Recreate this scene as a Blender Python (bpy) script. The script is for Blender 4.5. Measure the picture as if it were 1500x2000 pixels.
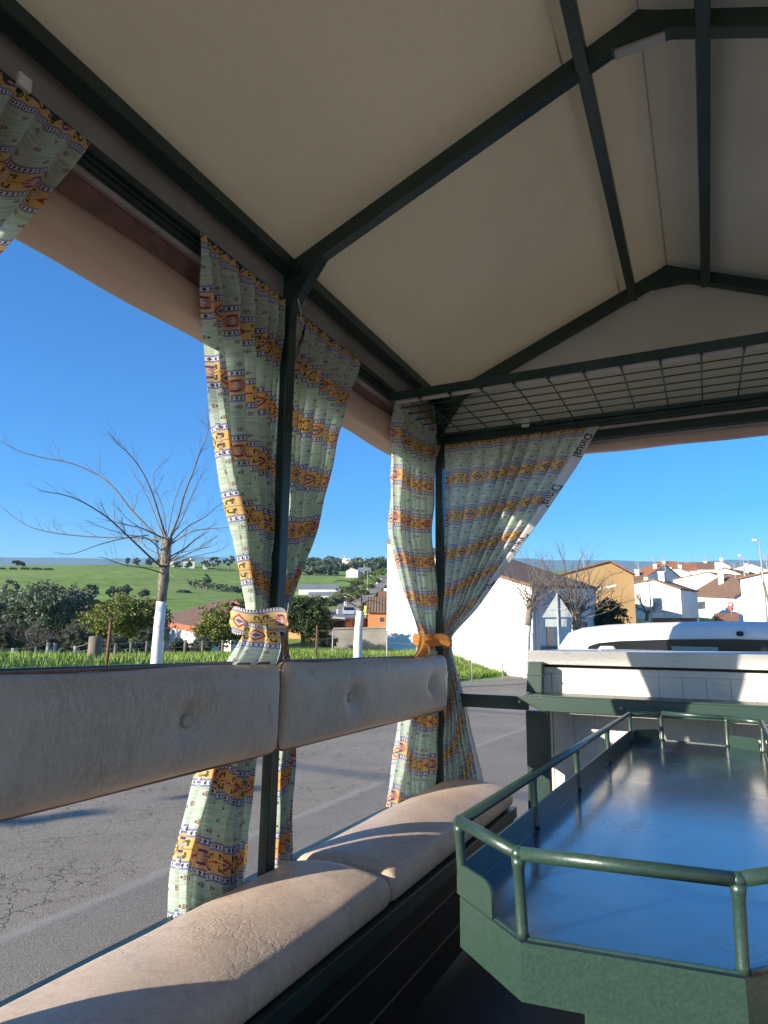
import bpy, bmesh, math, random
import numpy as np
from mathutils import Vector, Matrix
R_=random.Random(7); rad=math.radians
S=bpy.context.scene
for o in list(bpy.data.objects): bpy.data.objects.remove(o)
COL=S.collection
# ------------------------------------------------------------ camera
F=1300.0; CZ=2.0
_L=np.array([635,258,1300.]);_L/=np.linalg.norm(_L)
_V=np.array([86,-6765,1300.]);_V-=_V.dot(_L)*_L;_V/=np.linalg.norm(_V)
_T=np.cross(_V,_L)
if _T[0]<0:_T=-_T
RW=np.array([_T,_L,_V])
cd=bpy.data.cameras.new('camera'); cam=bpy.data.objects.new('camera',cd); COL.objects.link(cam); S.camera=cam
cd.sensor_fit='HORIZONTAL'; cd.sensor_width=36; cd.lens=F/1500*36; cd.clip_start=.02; cd.clip_end=30000
m3=Matrix([[RW[i][0],-RW[i][1],-RW[i][2]] for i in range(3)])
cam.matrix_world=Matrix.Translation((0,0,CZ))@m3.to_4x4()
S.render.resolution_x=768; S.render.resolution_y=1024
def ray(px,py): return RW@np.array([px-750.,py-1000.,F])
def ax(a,v,px,py):
    r=ray(px,py); o=np.array([0,0,CZ]); p=o+r*(v-o[a])/r[a]; return Vector(p)
def PX(px,py,d):
    r=ray(px,py); p=r*d/math.hypot(r[0],r[1]); return Vector((p[0],p[1],p[2]+CZ))
# ------------------------------------------------------------ light
SUNV=Vector((-.70,-1.0,.385)).normalized()
W=bpy.data.worlds.new('World'); S.world=W; W.use_nodes=True
nt=W.node_tree; bg=nt.nodes['Background']; sk=nt.nodes.new('ShaderNodeTexSky'); sk.sky_type='NISHITA'; sk.sun_disc=False
sk.sun_elevation=math.asin(SUNV.z); sk.sun_rotation=math.atan2(SUNV.x,SUNV.y)
sk.air_density=1.0; sk.dust_density=.25; sk.ozone_density=3.0; sk.altitude=200
hs=nt.nodes.new('ShaderNodeHueSaturation'); hs.inputs['Saturation'].default_value=1.65; nt.links.new(sk.outputs[0],hs.inputs['Color']); tn=nt.nodes.new('ShaderNodeMix'); tn.data_type='RGBA'; tn.blend_type='MULTIPLY'; tn.inputs[0].default_value=1; nt.links.new(hs.outputs[0],tn.inputs[6]); tn.inputs[7].default_value=(.62,.79,1.03,1); nt.links.new(tn.outputs[2],bg.inputs[0]); bg.inputs[1].default_value=.09
sd=bpy.data.lights.new('sun','SUN'); sd.energy=5.0; sd.angle=rad(.5); sd.color=(1,.91,.76)
sun=bpy.data.objects.new('sun',sd); COL.objects.link(sun); sun.rotation_euler=SUNV.to_track_quat('Z','Y').to_euler(); sun.location=(0,0,30)
S.view_settings.view_transform='Standard'; S.view_settings.look='None'; S.view_settings.gamma=1; S.view_settings.exposure=1.4
# ------------------------------------------------------------ materials
def lin(c):
    return tuple(((v/255)/12.92 if v/255<=.04045 else ((v/255+.055)/1.055)**2.4) for v in c)
def new_mat(name):
    m=bpy.data.materials.new(name); m.use_nodes=True; return m,m.node_tree,m.node_tree.nodes['Principled BSDF']
class E:
    def __init__(s,nt,sock): s.nt=nt; s.s=sock
    def _op(s,op,*a,clamp=False):
        n=s.nt.nodes.new('ShaderNodeMath'); n.operation=op; n.use_clamp=clamp
        for i,v in enumerate((s,)+a):
            if isinstance(v,E): s.nt.links.new(v.s,n.inputs[i])
            else: n.inputs[i].default_value=v
        return E(s.nt,n.outputs[0])
    def __add__(s,o): return s._op('ADD',o)
    __radd__=__add__
    def __sub__(s,o): return s._op('SUBTRACT',o)
    def __rsub__(s,o): return (s*-1)+o
    def __mul__(s,o): return s._op('MULTIPLY',o)
    __rmul__=__mul__
    def __truediv__(s,o): return s._op('DIVIDE',o)
    def __lt__(s,o): return s._op('LESS_THAN',o)
    def __gt__(s,o): return s._op('GREATER_THAN',o)
    def abs(s): return s._op('ABSOLUTE')
    def frac(s): return s._op('FRACT')
    def floor(s): return s._op('FLOOR')
    def sin(s): return s._op('SINE')
    def min(s,o): return s._op('MINIMUM',o)
    def max(s,o): return s._op('MAXIMUM',o)
    def pow(s,o): return s._op('POWER',o)
    def sqrt(s): return s._op('SQRT')
    def clamp(s): return s._op('ADD',0.0,clamp=True)
def rng(e,a,b): # smooth 0..1 ramp
    n=e.nt.nodes.new('ShaderNodeMapRange'); n.interpolation_type='SMOOTHSTEP'; e.nt.links.new(e.s,n.inputs[0])
    n.inputs[1].default_value=a; n.inputs[2].default_value=b; return E(e.nt,n.outputs[0])
def inp(nt,sock,v):
    if isinstance(v,E): nt.links.new(v.s,sock)
    elif hasattr(v,'is_output'): nt.links.new(v,sock)
    elif isinstance(v,(tuple,list)): sock.default_value=(*v[:3],1)
    else: sock.default_value=v
def cmix(nt,f,a,b,mode='MIX'):
    n=nt.nodes.new('ShaderNodeMix'); n.data_type='RGBA'; n.blend_type=mode
    inp(nt,n.inputs[0],f); inp(nt,n.inputs[6],a); inp(nt,n.inputs[7],b); return n.outputs[2]
def coords(nt,kind='Object',scale=(1,1,1),loc=(0,0,0),rot=(0,0,0)):
    t=nt.nodes.new('ShaderNodeTexCoord'); mp=nt.nodes.new('ShaderNodeMapping'); nt.links.new(t.outputs[kind],mp.inputs[0])
    mp.inputs['Scale'].default_value=scale; mp.inputs['Location'].default_value=loc; mp.inputs['Rotation'].default_value=rot; return mp.outputs[0]
def noise(nt,vec,scale,detail=4,rough=.55,dist=0):
    n=nt.nodes.new('ShaderNodeTexNoise'); nt.links.new(vec,n.inputs[0]); n.inputs['Scale'].default_value=scale
    n.inputs['Detail'].default_value=detail; n.inputs['Roughness'].default_value=rough; n.inputs['Distortion'].default_value=dist; return E(nt,n.outputs[0])
def voro(nt,vec,scale,feat='F1',rnd=1):
    n=nt.nodes.new('ShaderNodeTexVoronoi'); nt.links.new(vec,n.inputs[0]); n.feature=feat; n.inputs['Scale'].default_value=scale; n.inputs['Randomness'].default_value=rnd
    return E(nt,n.outputs['Distance'])
def bump(nt,bs,h,strength=.3,dist=.01):
    b=nt.nodes.new('ShaderNodeBump'); b.inputs['Strength'].default_value=strength; b.inputs['Distance'].default_value=dist
    inp(nt,b.inputs['Height'],h); nt.links.new(b.outputs[0],bs.inputs['Normal'])
def basic(name,c1,c2=None,scale=8,rough=.6,bmp=.15,bd=.005,metal=0,spec=.5,amt=1,stretch=(1,1,1),detail=5,lo=.35,hi=.68,coat=0):
    m,nt,b=new_mat(name); c2=c2 or tuple(v*.75 for v in c1)
    v=coords(nt,'Object',stretch); n=noise(nt,v,scale,detail); nt.links.new(cmix(nt,rng(n,lo,hi),c1,c2),b.inputs['Base Color'])
    b.inputs['Roughness'].default_value=rough; b.inputs['Metallic'].default_value=metal; b.inputs['Specular IOR Level'].default_value=spec
    b.inputs['Coat Weight'].default_value=coat; b.inputs['Coat Roughness'].default_value=.15
    if bmp: bump(nt,b,noise(nt,v,scale*3,4),bmp,bd)
    return m
M={}
M['green']=basic('green_paint',(.012,.030,.026),(.022,.048,.038),6,.38,.08,.002,spec=.5)
M['green_dark']=basic('dark_green_paint',(.010,.022,.022),(.016,.034,.032),5,.42,.08,.002)
def hammer():
    m,nt,b=new_mat('hammered_green_paint'); v=coords(nt)
    n=noise(nt,v,210,3); n2=noise(nt,v,3.1,6)
    c=cmix(nt,rng(n,.30,.72),(.018,.044,.033),(.028,.060,.045)); wv=rng(noise(nt,coords(nt),17,5,.7),.70,.78); c=cmix(nt,wv*.6,c,(.13,.12,.095))
    nt.links.new(cmix(nt,(rng(n2,.70,.78)*.35),c,(.16,.11,.07)),b.inputs['Base Color'])
    b.inputs['Roughness'].default_value=.35; b.inputs['Specular IOR Level'].default_value=.75; bump(nt,b,noise(nt,v,160,2),.25,.0015); return m
M['hammer']=hammer()
def tabletop():
    m,nt,b=new_mat('glossy_table_paint'); v=coords(nt)
    n=noise(nt,v,5,6); n2=noise(nt,v,26,5)
    b.inputs['Base Color'].default_value=(.008,.022,.045,1)
    sm=rng(noise(nt,coords(nt,'Object',(1,3,1),rot=(0,0,.4)),6,6,.7),.63,.72); nt.links.new(cmix(nt,sm*.8,cmix(nt,rng(n,.3,.75),(.006,.020,.040),(.012,.038,.080)),(.05,.045,.04)),b.inputs['Base Color'])
    r=rng(n,.3,.8)*.10+(rng(n2,.3,.8)*.08+.16); nt.links.new(r.s,b.inputs['Roughness'])
    b.inputs['IOR'].default_value=2.1
    b.inputs['Coat Weight'].default_value=.6; b.inputs['Coat Roughness'].default_value=.12
    sc=noise(nt,coords(nt,'Object',(1,14,1)),4,6)
    bump(nt,b,noise(nt,v,7,3)+sc*.03,.06,.01); return m
M['table']=tabletop()
def vinyl(name,c1,c2,c3,wr=1.0,bd=.006):
    m,nt,b=new_mat(name); v=coords(nt); v2=coords(nt,'Object',(1,1,.35),rot=(.35,.2,.3))
    n=noise(nt,v,4,6); f=noise(nt,v2,105,6,.7,1.0); f2=noise(nt,v2,20,6,.7,.8)
    c=cmix(nt,rng(n,.35,.65),c1,c2); c=cmix(nt,rng(f,.42,.66)*.6,c,c3); c=cmix(nt,rng(f2,.48,.7)*.4,c,tuple(x*.72 for x in c1))
    nt.links.new(c,b.inputs['Base Color']); b.inputs['Roughness'].default_value=.5; b.inputs['Specular IOR Level'].default_value=.32
    vd=coords(nt,'Object',(1,.55,1)); w=nt.nodes.new('ShaderNodeVectorMath'); w.operation='MULTIPLY_ADD'
    nn=nt.nodes.new('ShaderNodeTexNoise'); nt.links.new(vd,nn.inputs[0]); nn.inputs['Scale'].default_value=9; nn.inputs['Detail'].default_value=4
    nt.links.new(nn.outputs[1],w.inputs[0]); w.inputs[1].default_value=(.10,.10,.10); nt.links.new(vd,w.inputs[2])
    vo=voro(nt,w.outputs[0],20,'DISTANCE_TO_EDGE'); cr=rng(vo,0,.09); vo2=rng(voro(nt,w.outputs[0],47,'DISTANCE_TO_EDGE'),0,.10)
    mask=rng(noise(nt,v,2.6,2),.40,.58)
    h=(cr*.16+vo2*.22)*mask*wr+f2*.35*wr+f*.22
    if wr==0:
        sz=nt.nodes.new('ShaderNodeSeparateXYZ'); nt.links.new(v,sz.inputs[0]); h=h-rng(((E(nt,sz.outputs[2])-1.897).abs()),.004,.001)*.6
    bump(nt,b,h,.35,bd); return m
M['seat']=vinyl('creased_beige_vinyl',(.49,.36,.27),(.58,.44,.335),(.70,.57,.45),1.0)
M['back']=vinyl('smooth_taupe_vinyl',(.45,.335,.235),(.52,.40,.29),(.64,.52,.39),.0,.003)
M['piping']=basic('brown_piping',(.20,.10,.075),(.13,.07,.06),20,.45)
def canvas():
    m,nt,b=new_mat('roof_canvas'); v=coords(nt); n=noise(nt,v,1.1,3); n2=noise(nt,v,60,3)
    c=cmix(nt,rng(n,.3,.7),(.64,.605,.50),(.73,.695,.585)); c=cmix(nt,rng(n2,.3,.8)*.15,c,(.36,.33,.27))
    sp=rng(noise(nt,v,34,2),.775,.80); c=cmix(nt,sp*.5,c,(.12,.10,.08))
    nt.links.new(c,b.inputs['Base Color']); b.inputs['Roughness'].default_value=.55
    bump(nt,b,noise(nt,coords(nt,'Object',(1,.6,1),rot=(0,0,.5)),1.5,2,.5,.6)*1.0+n2*.008,.8,.09)
    tr=nt.nodes.new('ShaderNodeBsdfTranslucent'); tr.inputs[0].default_value=(.62,.56,.45,1)
    mx=nt.nodes.new('ShaderNodeMixShader'); mx.inputs[0].default_value=.27
    nt.links.new(b.outputs[0],mx.inputs[1]); nt.links.new(tr.outputs[0],mx.inputs[2]); nt.links.new(mx.outputs[0],nt.nodes['Material Output'].inputs[0]); return m
M['canvas']=canvas()
M['valance']=basic('grey_valance',(.38,.36,.33),(.30,.285,.26),3,.6,.1)
M['greystrip']=basic('grey_plastic_strip',(.40,.38,.37),None,10,.4,.05)
M['rolltan']=basic('tan_blind_vinyl',(.48,.32,.245),(.60,.43,.33),2.2,.38,.35,.02,stretch=(1,.25,3))
M['steel']=basic('zinc_steel',(.5,.5,.5),(.35,.35,.35),30,.35,.1,metal=.8)
M['whiteclip']=basic('white_painted_metal',(.72,.70,.66),(.6,.58,.54),10,.4,.05)
def whitepanel():
    m,nt,b=new_mat('scratched_white_panel'); v=coords(nt); n=noise(nt,v,3,5)
    c=cmix(nt,rng(n,.35,.7),(.74,.70,.64),(.66,.63,.58))
    st=coords(nt,'Object',(5,1,14)); s1=noise(nt,st,1.3,6,.65,1.6); sc=rng((s1-.5).abs(),.012,0)*rng(noise(nt,v,3,3),.52,.60)
    c=cmix(nt,sc*.7,c,(.30,.23,.16)); c=cmix(nt,rng(noise(nt,v,5,6,.7),.68,.78)*.5,c,(.42,.33,.24))
    nt.links.new(c,b.inputs['Base Color']); b.inputs['Roughness'].default_value=.4; bump(nt,b,n,.08,.004); return m
M['panel']=whitepanel()
M['carwhite']=basic('white_car_paint',(.78,.77,.74),(.72,.71,.69),2,.25,0,coat=.7)
M['glass']=basic('dark_glass',(.012,.014,.016),(.02,.02,.024),3,.12,0,spec=.3)
M['rubber']=basic('black_rubber',(.02,.02,.02),None,20,.6)
M['black']=basic('black_seam',(.012,.012,.012),None,20,.6,0)
def floormat():
    return basic('dark_sheet_metal',(.007,.008,.008),(.014,.012,.010),7,.5,.25,.004,spec=.35,stretch=(1,.3,1))
M['sheet']=floormat()
def curtain_mat(name,plain=None):
    m,nt,b=new_mat(name)
    uv=nt.nodes.new('ShaderNodeUVMap'); sp=nt.nodes.new('ShaderNodeSeparateXYZ'); nt.links.new(uv.outputs[0],sp.inputs[0])
    u=E(nt,sp.outputs[0]); v=E(nt,sp.outputs[1])
    mp=nt.nodes.new('ShaderNodeMapping'); nt.links.new(uv.outputs[0],mp.inputs[0]); mp.inputs['Scale'].default_value=(9,150,1)
    st=noise(nt,mp.outputs[0],1,4,.6); mp2=nt.nodes.new('ShaderNodeMapping'); nt.links.new(uv.outputs[0],mp2.inputs[0]); mp2.inputs['Scale'].default_value=(14,420,1)
    st2=noise(nt,mp2.outputs[0],1,2,.6)
    g=cmix(nt,rng(st,.38,.62),(.56,.65,.53),(.74,.80,.70)); g=cmix(nt,rng(st2,.52,.62)*.55,g,(.30,.41,.36))
    PV=.21; vv=(v/PV).frac()*PV
    # green zone 0..0.108 ; border .108-.130 ; orange .130-.188 ; border .188-.21
    # little flowers
    du=.056; row=(vv/.036).floor(); uu=((u/du)+row*.5).frac()-.5; fx=uu*du; fy=(vv/.036).frac()*.036-.018
    r2=(fx*fx+fy*fy).sqrt(); fl=(r2<.0062)*(r2>.0040)*((fy.abs()<.0035)*(fx.abs()>.0018)+((fx.abs()<.0024)*(fy.abs()>.004))).clamp()
    core=(r2<.0026); inz=(vv<.106)
    g=cmix(nt,fl*inz*.95,g,(.055,.03,.05)); g=cmix(nt,core*inz,g,(.50,.12,.07))
    # borders
    bl=(.28,.28,.52); wh=(.84,.84,.88)
    def border(a):
        t=vv-a; inb=(t>0)*(t<.022); w=(t>.0055)*(t<.0165)
        mu=(u/.0075).frac()*.0075-.00375; mt=t-.011
        mark=((mu.abs()*1.0+mt.abs()*.45)<.0026)*((mt.abs()>.0006)+(mu>0)).clamp()
        return inb,w,mark
    c=g
    i1,w1,m1=border(.108); i2,w2,m2=border(.188)
    # orange band with motifs
    org=cmix(nt,rng(noise(nt,mp.outputs[0],.7,2),.3,.7),(.90,.64,.28),(.84,.57,.22))
    PU=.19; q=(u/PU).frac()*PU; y=vv-.159
    d=(q-.095).abs(); dn=d+y.abs(); ang=((d-y.abs())/.0085); sc=((ang*3.1416).sin().abs())*.0022
    red=(.60,.12,.08)
    dia=(dn<(sc+.0235)); org=cmix(nt,dia,org,red)
    org=cmix(nt,(dn<.0185)*(dn>.0165),org,(.25,.02,.03))
    org=cmix(nt,(dn<.0165),org,(.72,.68,.66))
    zz=(((q/.0040).frac()-.5).abs()*.004); org=cmix(nt,(y.abs()+d<.0110)*((zz+.0002)*4>y.abs()*.35)*((y/.003).frac()<.7),org,(.035,.06,.10))
    d2=((q-.067).abs()).min((q-.123).abs()); org=cmix(nt,(d2+y.abs()<.0045),org,red)
    # plants each side
    pl=((q-.047).abs()).min((q-.143).abs()); ya=y.abs()
    line=(y.abs()<.0009)*(q>.010)*(q<.18); org=cmix(nt,line,org,(.10,.05,.04))
    stem=(pl<.0012)*(ya<.009); org=cmix(nt,stem,org,(.045,.06,.03))
    lr=((pl-.0085)*(pl-.0085)*2.2+(ya-.0125)*(ya-.0125)).sqrt(); leaf=(lr<.0092)*(lr>.0048)*((ya>.008)); org=cmix(nt,leaf,org,(.05,.085,.035))
    leaf2=((pl-.012).abs()+(ya-.019).abs()*.7<.0042); org=cmix(nt,leaf2,org,(.11,.16,.07))
    # fan flower at q=0
    qf=q.min((q*-1)+PU); fr=(qf*qf*1.1+y*y).sqrt(); petals=(((y/(qf+.004))*2.2).frac()<.55)
    org=cmix(nt,(fr<.021)*(fr>.0055)*petals*(qf>y.abs()*.35),org,(.55,.09,.05)); org=cmix(nt,(fr<.021)*(fr>.0055)*(petals*-1+1)*(qf>y.abs()*.35),org,(.68,.55,.52))
    org=cmix(nt,(fr<.020)*(fr>.013)*(qf<y.abs()*.6),org,(.16,.09,.30)); org=cmix(nt,(fr<.0055),org,(.62,.62,.68))
    c=cmix(nt,(vv>.130)*(vv<.188),c,org)
    for i,w,mk in ((i1,w1,m1),(i2,w2,m2)):
        bb=cmix(nt,w,bl,wh); bb=cmix(nt,mk,bb,(.02,.018,.03)); c=cmix(nt,i,c,bb)
    # selvage: u>5 encodes plain white cloth
    c=cmix(nt,(u>5.0),c,(.66,.64,.62))
    if plain: c=cmix(nt,rng(st,.3,.7),plain,tuple(x*.85 for x in plain))
    nt.links.new(c,b.inputs['Base Color']); b.inputs['Roughness'].default_value=.85; b.inputs['Specular IOR Level'].default_value=.15
    mpb=nt.nodes.new('ShaderNodeMapping'); nt.links.new(uv.outputs[0],mpb.inputs[0]); mpb.inputs['Scale'].default_value=(600,600,1)
    bump(nt,b,noise(nt,mpb.outputs[0],1,2),.12,.001)
    tr=nt.nodes.new('ShaderNodeBsdfTranslucent'); nt.links.new(c,tr.inputs[0])
    mx=nt.nodes.new('ShaderNodeMixShader'); mx.inputs[0].default_value=.5
    nt.links.new(b.outputs[0],mx.inputs[1]); nt.links.new(tr.outputs[0],mx.inputs[2]); nt.links.new(mx.outputs[0],nt.nodes['Material Output'].inputs[0]); return m
M['curtain']=curtain_mat('patterned_curtain_cloth'); M['orange_cloth']=curtain_mat('orange_cloth',(.62,.27,.07))
M['ink']=basic('navy_ink',(.02,.02,.05),None,50,.8,0)
def asphalt():
    m,nt,b=new_mat('worn_asphalt'); v=coords(nt)
    n=noise(nt,v,.6,5); ag=voro(nt,v,85); fine=noise(nt,v,160,3)
    c=cmix(nt,rng(n,.35,.7),(.235,.198,.15),(.305,.26,.20)); c=cmix(nt,rng(ag,.18,.42),cmix(nt,.85,c,(.52,.48,.42)),c)
    c=cmix(nt,rng(fine,.50,.62)*.75,c,(.05,.048,.045))
    w=nt.nodes.new('ShaderNodeVectorMath'); w.operation='MULTIPLY_ADD'; nn=nt.nodes.new('ShaderNodeTexNoise'); nt.links.new(v,nn.inputs[0]); nn.inputs['Scale'].default_value=5; nn.inputs['Detail'].default_value=6
    nt.links.new(nn.outputs[1],w.inputs[0]); w.inputs[1].default_value=(.4,.4,.4); nt.links.new(v,w.inputs[2])
    ck=rng(voro(nt,w.outputs[0],3.6,'DISTANCE_TO_EDGE'),.028,.0); ck2=rng(voro(nt,w.outputs[0],1.1,'DISTANCE_TO_EDGE'),.008,.0)
    sx=nt.nodes.new('ShaderNodeSeparateXYZ'); nt.links.new(v,sx.inputs[0]); X=E(nt,sx.outputs[0]); Y=E(nt,sx.outputs[1])
    seam=(X+4.42)+(n-.5)*.3-(Y*Y)*.0042
    zone=rng(seam,-.05,-.25)*rng(noise(nt,v,.5,3),.42,.60)
    crk=(ck*zone).max(ck2*.8*rng(noise(nt,v,.31,2),.5,.6)); c=cmix(nt,crk*.62,c,(.018,.017,.016))
    c=cmix(nt,rng((seam).abs(),.10,.02)*rng(fine,.40,.6)*.75,c,(.33,.31,.28))
    c=cmix(nt,rng(seam,-.02,.10)*.25,c,(.115,.113,.11))
    nt.links.new(c,b.inputs['Base Color']); b.inputs['Roughness'].default_value=.85; b.inputs['Specular IOR Level'].default_value=.3
    bump(nt,b,ag*.35+fine*.5-crk*3,.6,.006); return m
M['asphalt']=asphalt()
M['dirt']=basic('dusty_pavement',(.23,.20,.165),(.15,.14,.12),5,.9,.5,.02)
def fieldm():
    m,nt,b=new_mat('grass_field'); v=coords(nt); n=noise(nt,v,.02,4); n2=noise(nt,v,.25,6,.65); n3=noise(nt,v,3,4)
    c=cmix(nt,rng(n,.35,.65),(.125,.235,.008),(.20,.29,.018)); c=cmix(nt,rng(n2,.42,.64)*.8,c,(.07,.125,.012)); c=cmix(nt,rng(n3,.5,.7)*.3,c,(.18,.20,.05)); nb=noise(nt,coords(nt,'Object',(1,.25,1),rot=(0,0,.6)),.035,5,.7); c=cmix(nt,rng(nb,.52,.62)*.55,c,(.17,.20,.05)); c=cmix(nt,rng(noise(nt,v,.08,6,.75),.60,.68)*.6,c,(.16,.13,.07))
    nt.links.new(c,b.inputs['Base Color']); b.inputs['Roughness'].default_value=.95; bump(nt,b,n3,.4,.1); return m
M['field']=fieldm()
M['grass']=basic('green_grass_blade',(.13,.25,.02),(.30,.36,.07),1.3,.6,0)
M['hill']=basic('far_hill',(.02,.05,.06),(.03,.065,.075),.002,.95,0)
M['bark']=basic('grey_bark',(.27,.23,.17),(.11,.09,.065),16,.85,.9,.03,stretch=(1,1,.4))
M['twig']=basic('twig_bark',(.13,.105,.085),(.19,.155,.12),9,.8,0)
M['lime']=basic('lime_wash',(.74,.73,.70),(.46,.43,.38),11,.85,.5,.01,lo=.5,hi=.78)
M['wood']=basic('weathered_post_wood',(.21,.165,.12),(.12,.095,.07),14,.85,.5,.01,stretch=(1,1,.15))
M['rust']=basic('rusty_iron',(.20,.075,.035),(.12,.05,.03),25,.8,.3)
M['concrete']=basic('grey_concrete',(.36,.32,.27),(.26,.235,.20),1.5,.9,.4,.02)
M['wwall']=basic('whitewashed_wall',(.78,.76,.71),(.71,.69,.64),.7,.85,.25,.02)
M['ochre']=basic('ochre_render',(.55,.34,.14),(.48,.29,.12),.5,.85,.2,.02)
M['orangewall']=basic('orange_render',(.62,.23,.09),(.55,.20,.08),.8,.85,.2,.02)
M['shutter']=basic('dark_window',(.05,.055,.06),(.10,.10,.11),3,.3,0)
def tiles(name,c1,c2,pitch=.22):
    m,nt,b=new_mat(name); uv=nt.nodes.new('ShaderNodeUVMap'); sp=nt.nodes.new('ShaderNodeSeparateXYZ'); nt.links.new(uv.outputs[0],sp.inputs[0])
    u=E(nt,sp.outputs[0]); v=E(nt,sp.outputs[1]); w=(u*(6.2832/pitch)).sin(); rows=(v/.35).frac()
    n=noise(nt,coords(nt),1.2,6,.7); n2=noise(nt,uv.outputs[0],4,2)
    c=cmix(nt,rng(n,.35,.65),c1,c2); c=cmix(nt,rng(n2,.4,.7)*.5,c,tuple(x*.55 for x in c1)); c=cmix(nt,(w<-.45)*.5,c,tuple(x*.35 for x in c1)); c=cmix(nt,(rows<.12)*.45,c,tuple(x*.4 for x in c1))
    nt.links.new(c,b.inputs['Base Color']); b.inputs['Roughness'].default_value=.9; bump(nt,b,w*.5+rows*.5,.8,.04); return m
M['tiles']=tiles('brown_roof_tiles',(.27,.15,.09),(.20,.12,.08)); M['tilesred']=tiles('orange_roof_tiles',(.42,.17,.08),(.30,.13,.07))
M['fascia']=basic('red_fascia',(.55,.14,.07),None,3,.7,.1)
M['greyroof']=basic('grey_sheet_roof',(.24,.25,.26),(.18,.185,.19),.5,.6,.1)
M['signback']=basic('dull_sign_metal',(.38,.41,.40),(.32,.35,.34),3,.55,.1,metal=.2)
M['pole']=basic('galvanised_pole',(.42,.43,.42),(.33,.34,.33),5,.5,.1,metal=.3)
M['red']=basic('sign_red',(.55,.05,.04),None,3,.5,0); M['yellow']=basic('yellow_plastic',(.80,.65,.03),None,3,.5,0)
M['brickwall']=basic('brown_brick_wall',(.16,.075,.05),(.11,.06,.045),2,.9,.3,.02)
M['carblue']=basic('pale_blue_car_paint',(.45,.52,.58),None,2,.3,0,coat=.5); M['cardark']=basic('dark_car_paint',(.05,.06,.07),None,2,.3,0,coat=.5)
M['cover']=basic('pale_green_mesh_cloth',(.38,.48,.40),(.20,.28,.23),90,.7,.3)
def leafm(name,c1,c2,c3):
    m,nt,b=new_mat(name); v=coords(nt); n=noise(nt,v,1.6,4); g=nt.nodes.new('ShaderNodeNewGeometry'); rr=E(nt,g.outputs['Random Per Island'])
    c=cmix(nt,rng(n,.35,.65),c1,c2); c=cmix(nt,rng(rr,.5,1),c,c3); nt.links.new(c,b.inputs['Base Color']); b.inputs['Roughness'].default_value=.6; b.inputs['Specular IOR Level'].default_value=.25
    tr=nt.nodes.new('ShaderNodeBsdfTranslucent'); nt.links.new(c,tr.inputs[0]); mx=nt.nodes.new('ShaderNodeMixShader'); mx.inputs[0].default_value=.2
    nt.links.new(b.outputs[0],mx.inputs[1]); nt.links.new(tr.outputs[0],mx.inputs[2]); nt.links.new(mx.outputs[0],nt.nodes['Material Output'].inputs[0]); return m
M['olive']=leafm('olive_leaves',(.10,.13,.075),(.14,.17,.10),(.20,.23,.155)); M['yellowgreen']=leafm('yellow_green_leaves',(.12,.145,.030),(.17,.19,.045),(.22,.23,.07))
M['darkleaf']=leafm('dark_leaves',(.040,.065,.022),(.06,.085,.03),(.10,.12,.045)); M['greyleaf']=leafm('grey_scrub_leaves',(.11,.115,.085),(.085,.09,.06),(.15,.15,.11))
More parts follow.
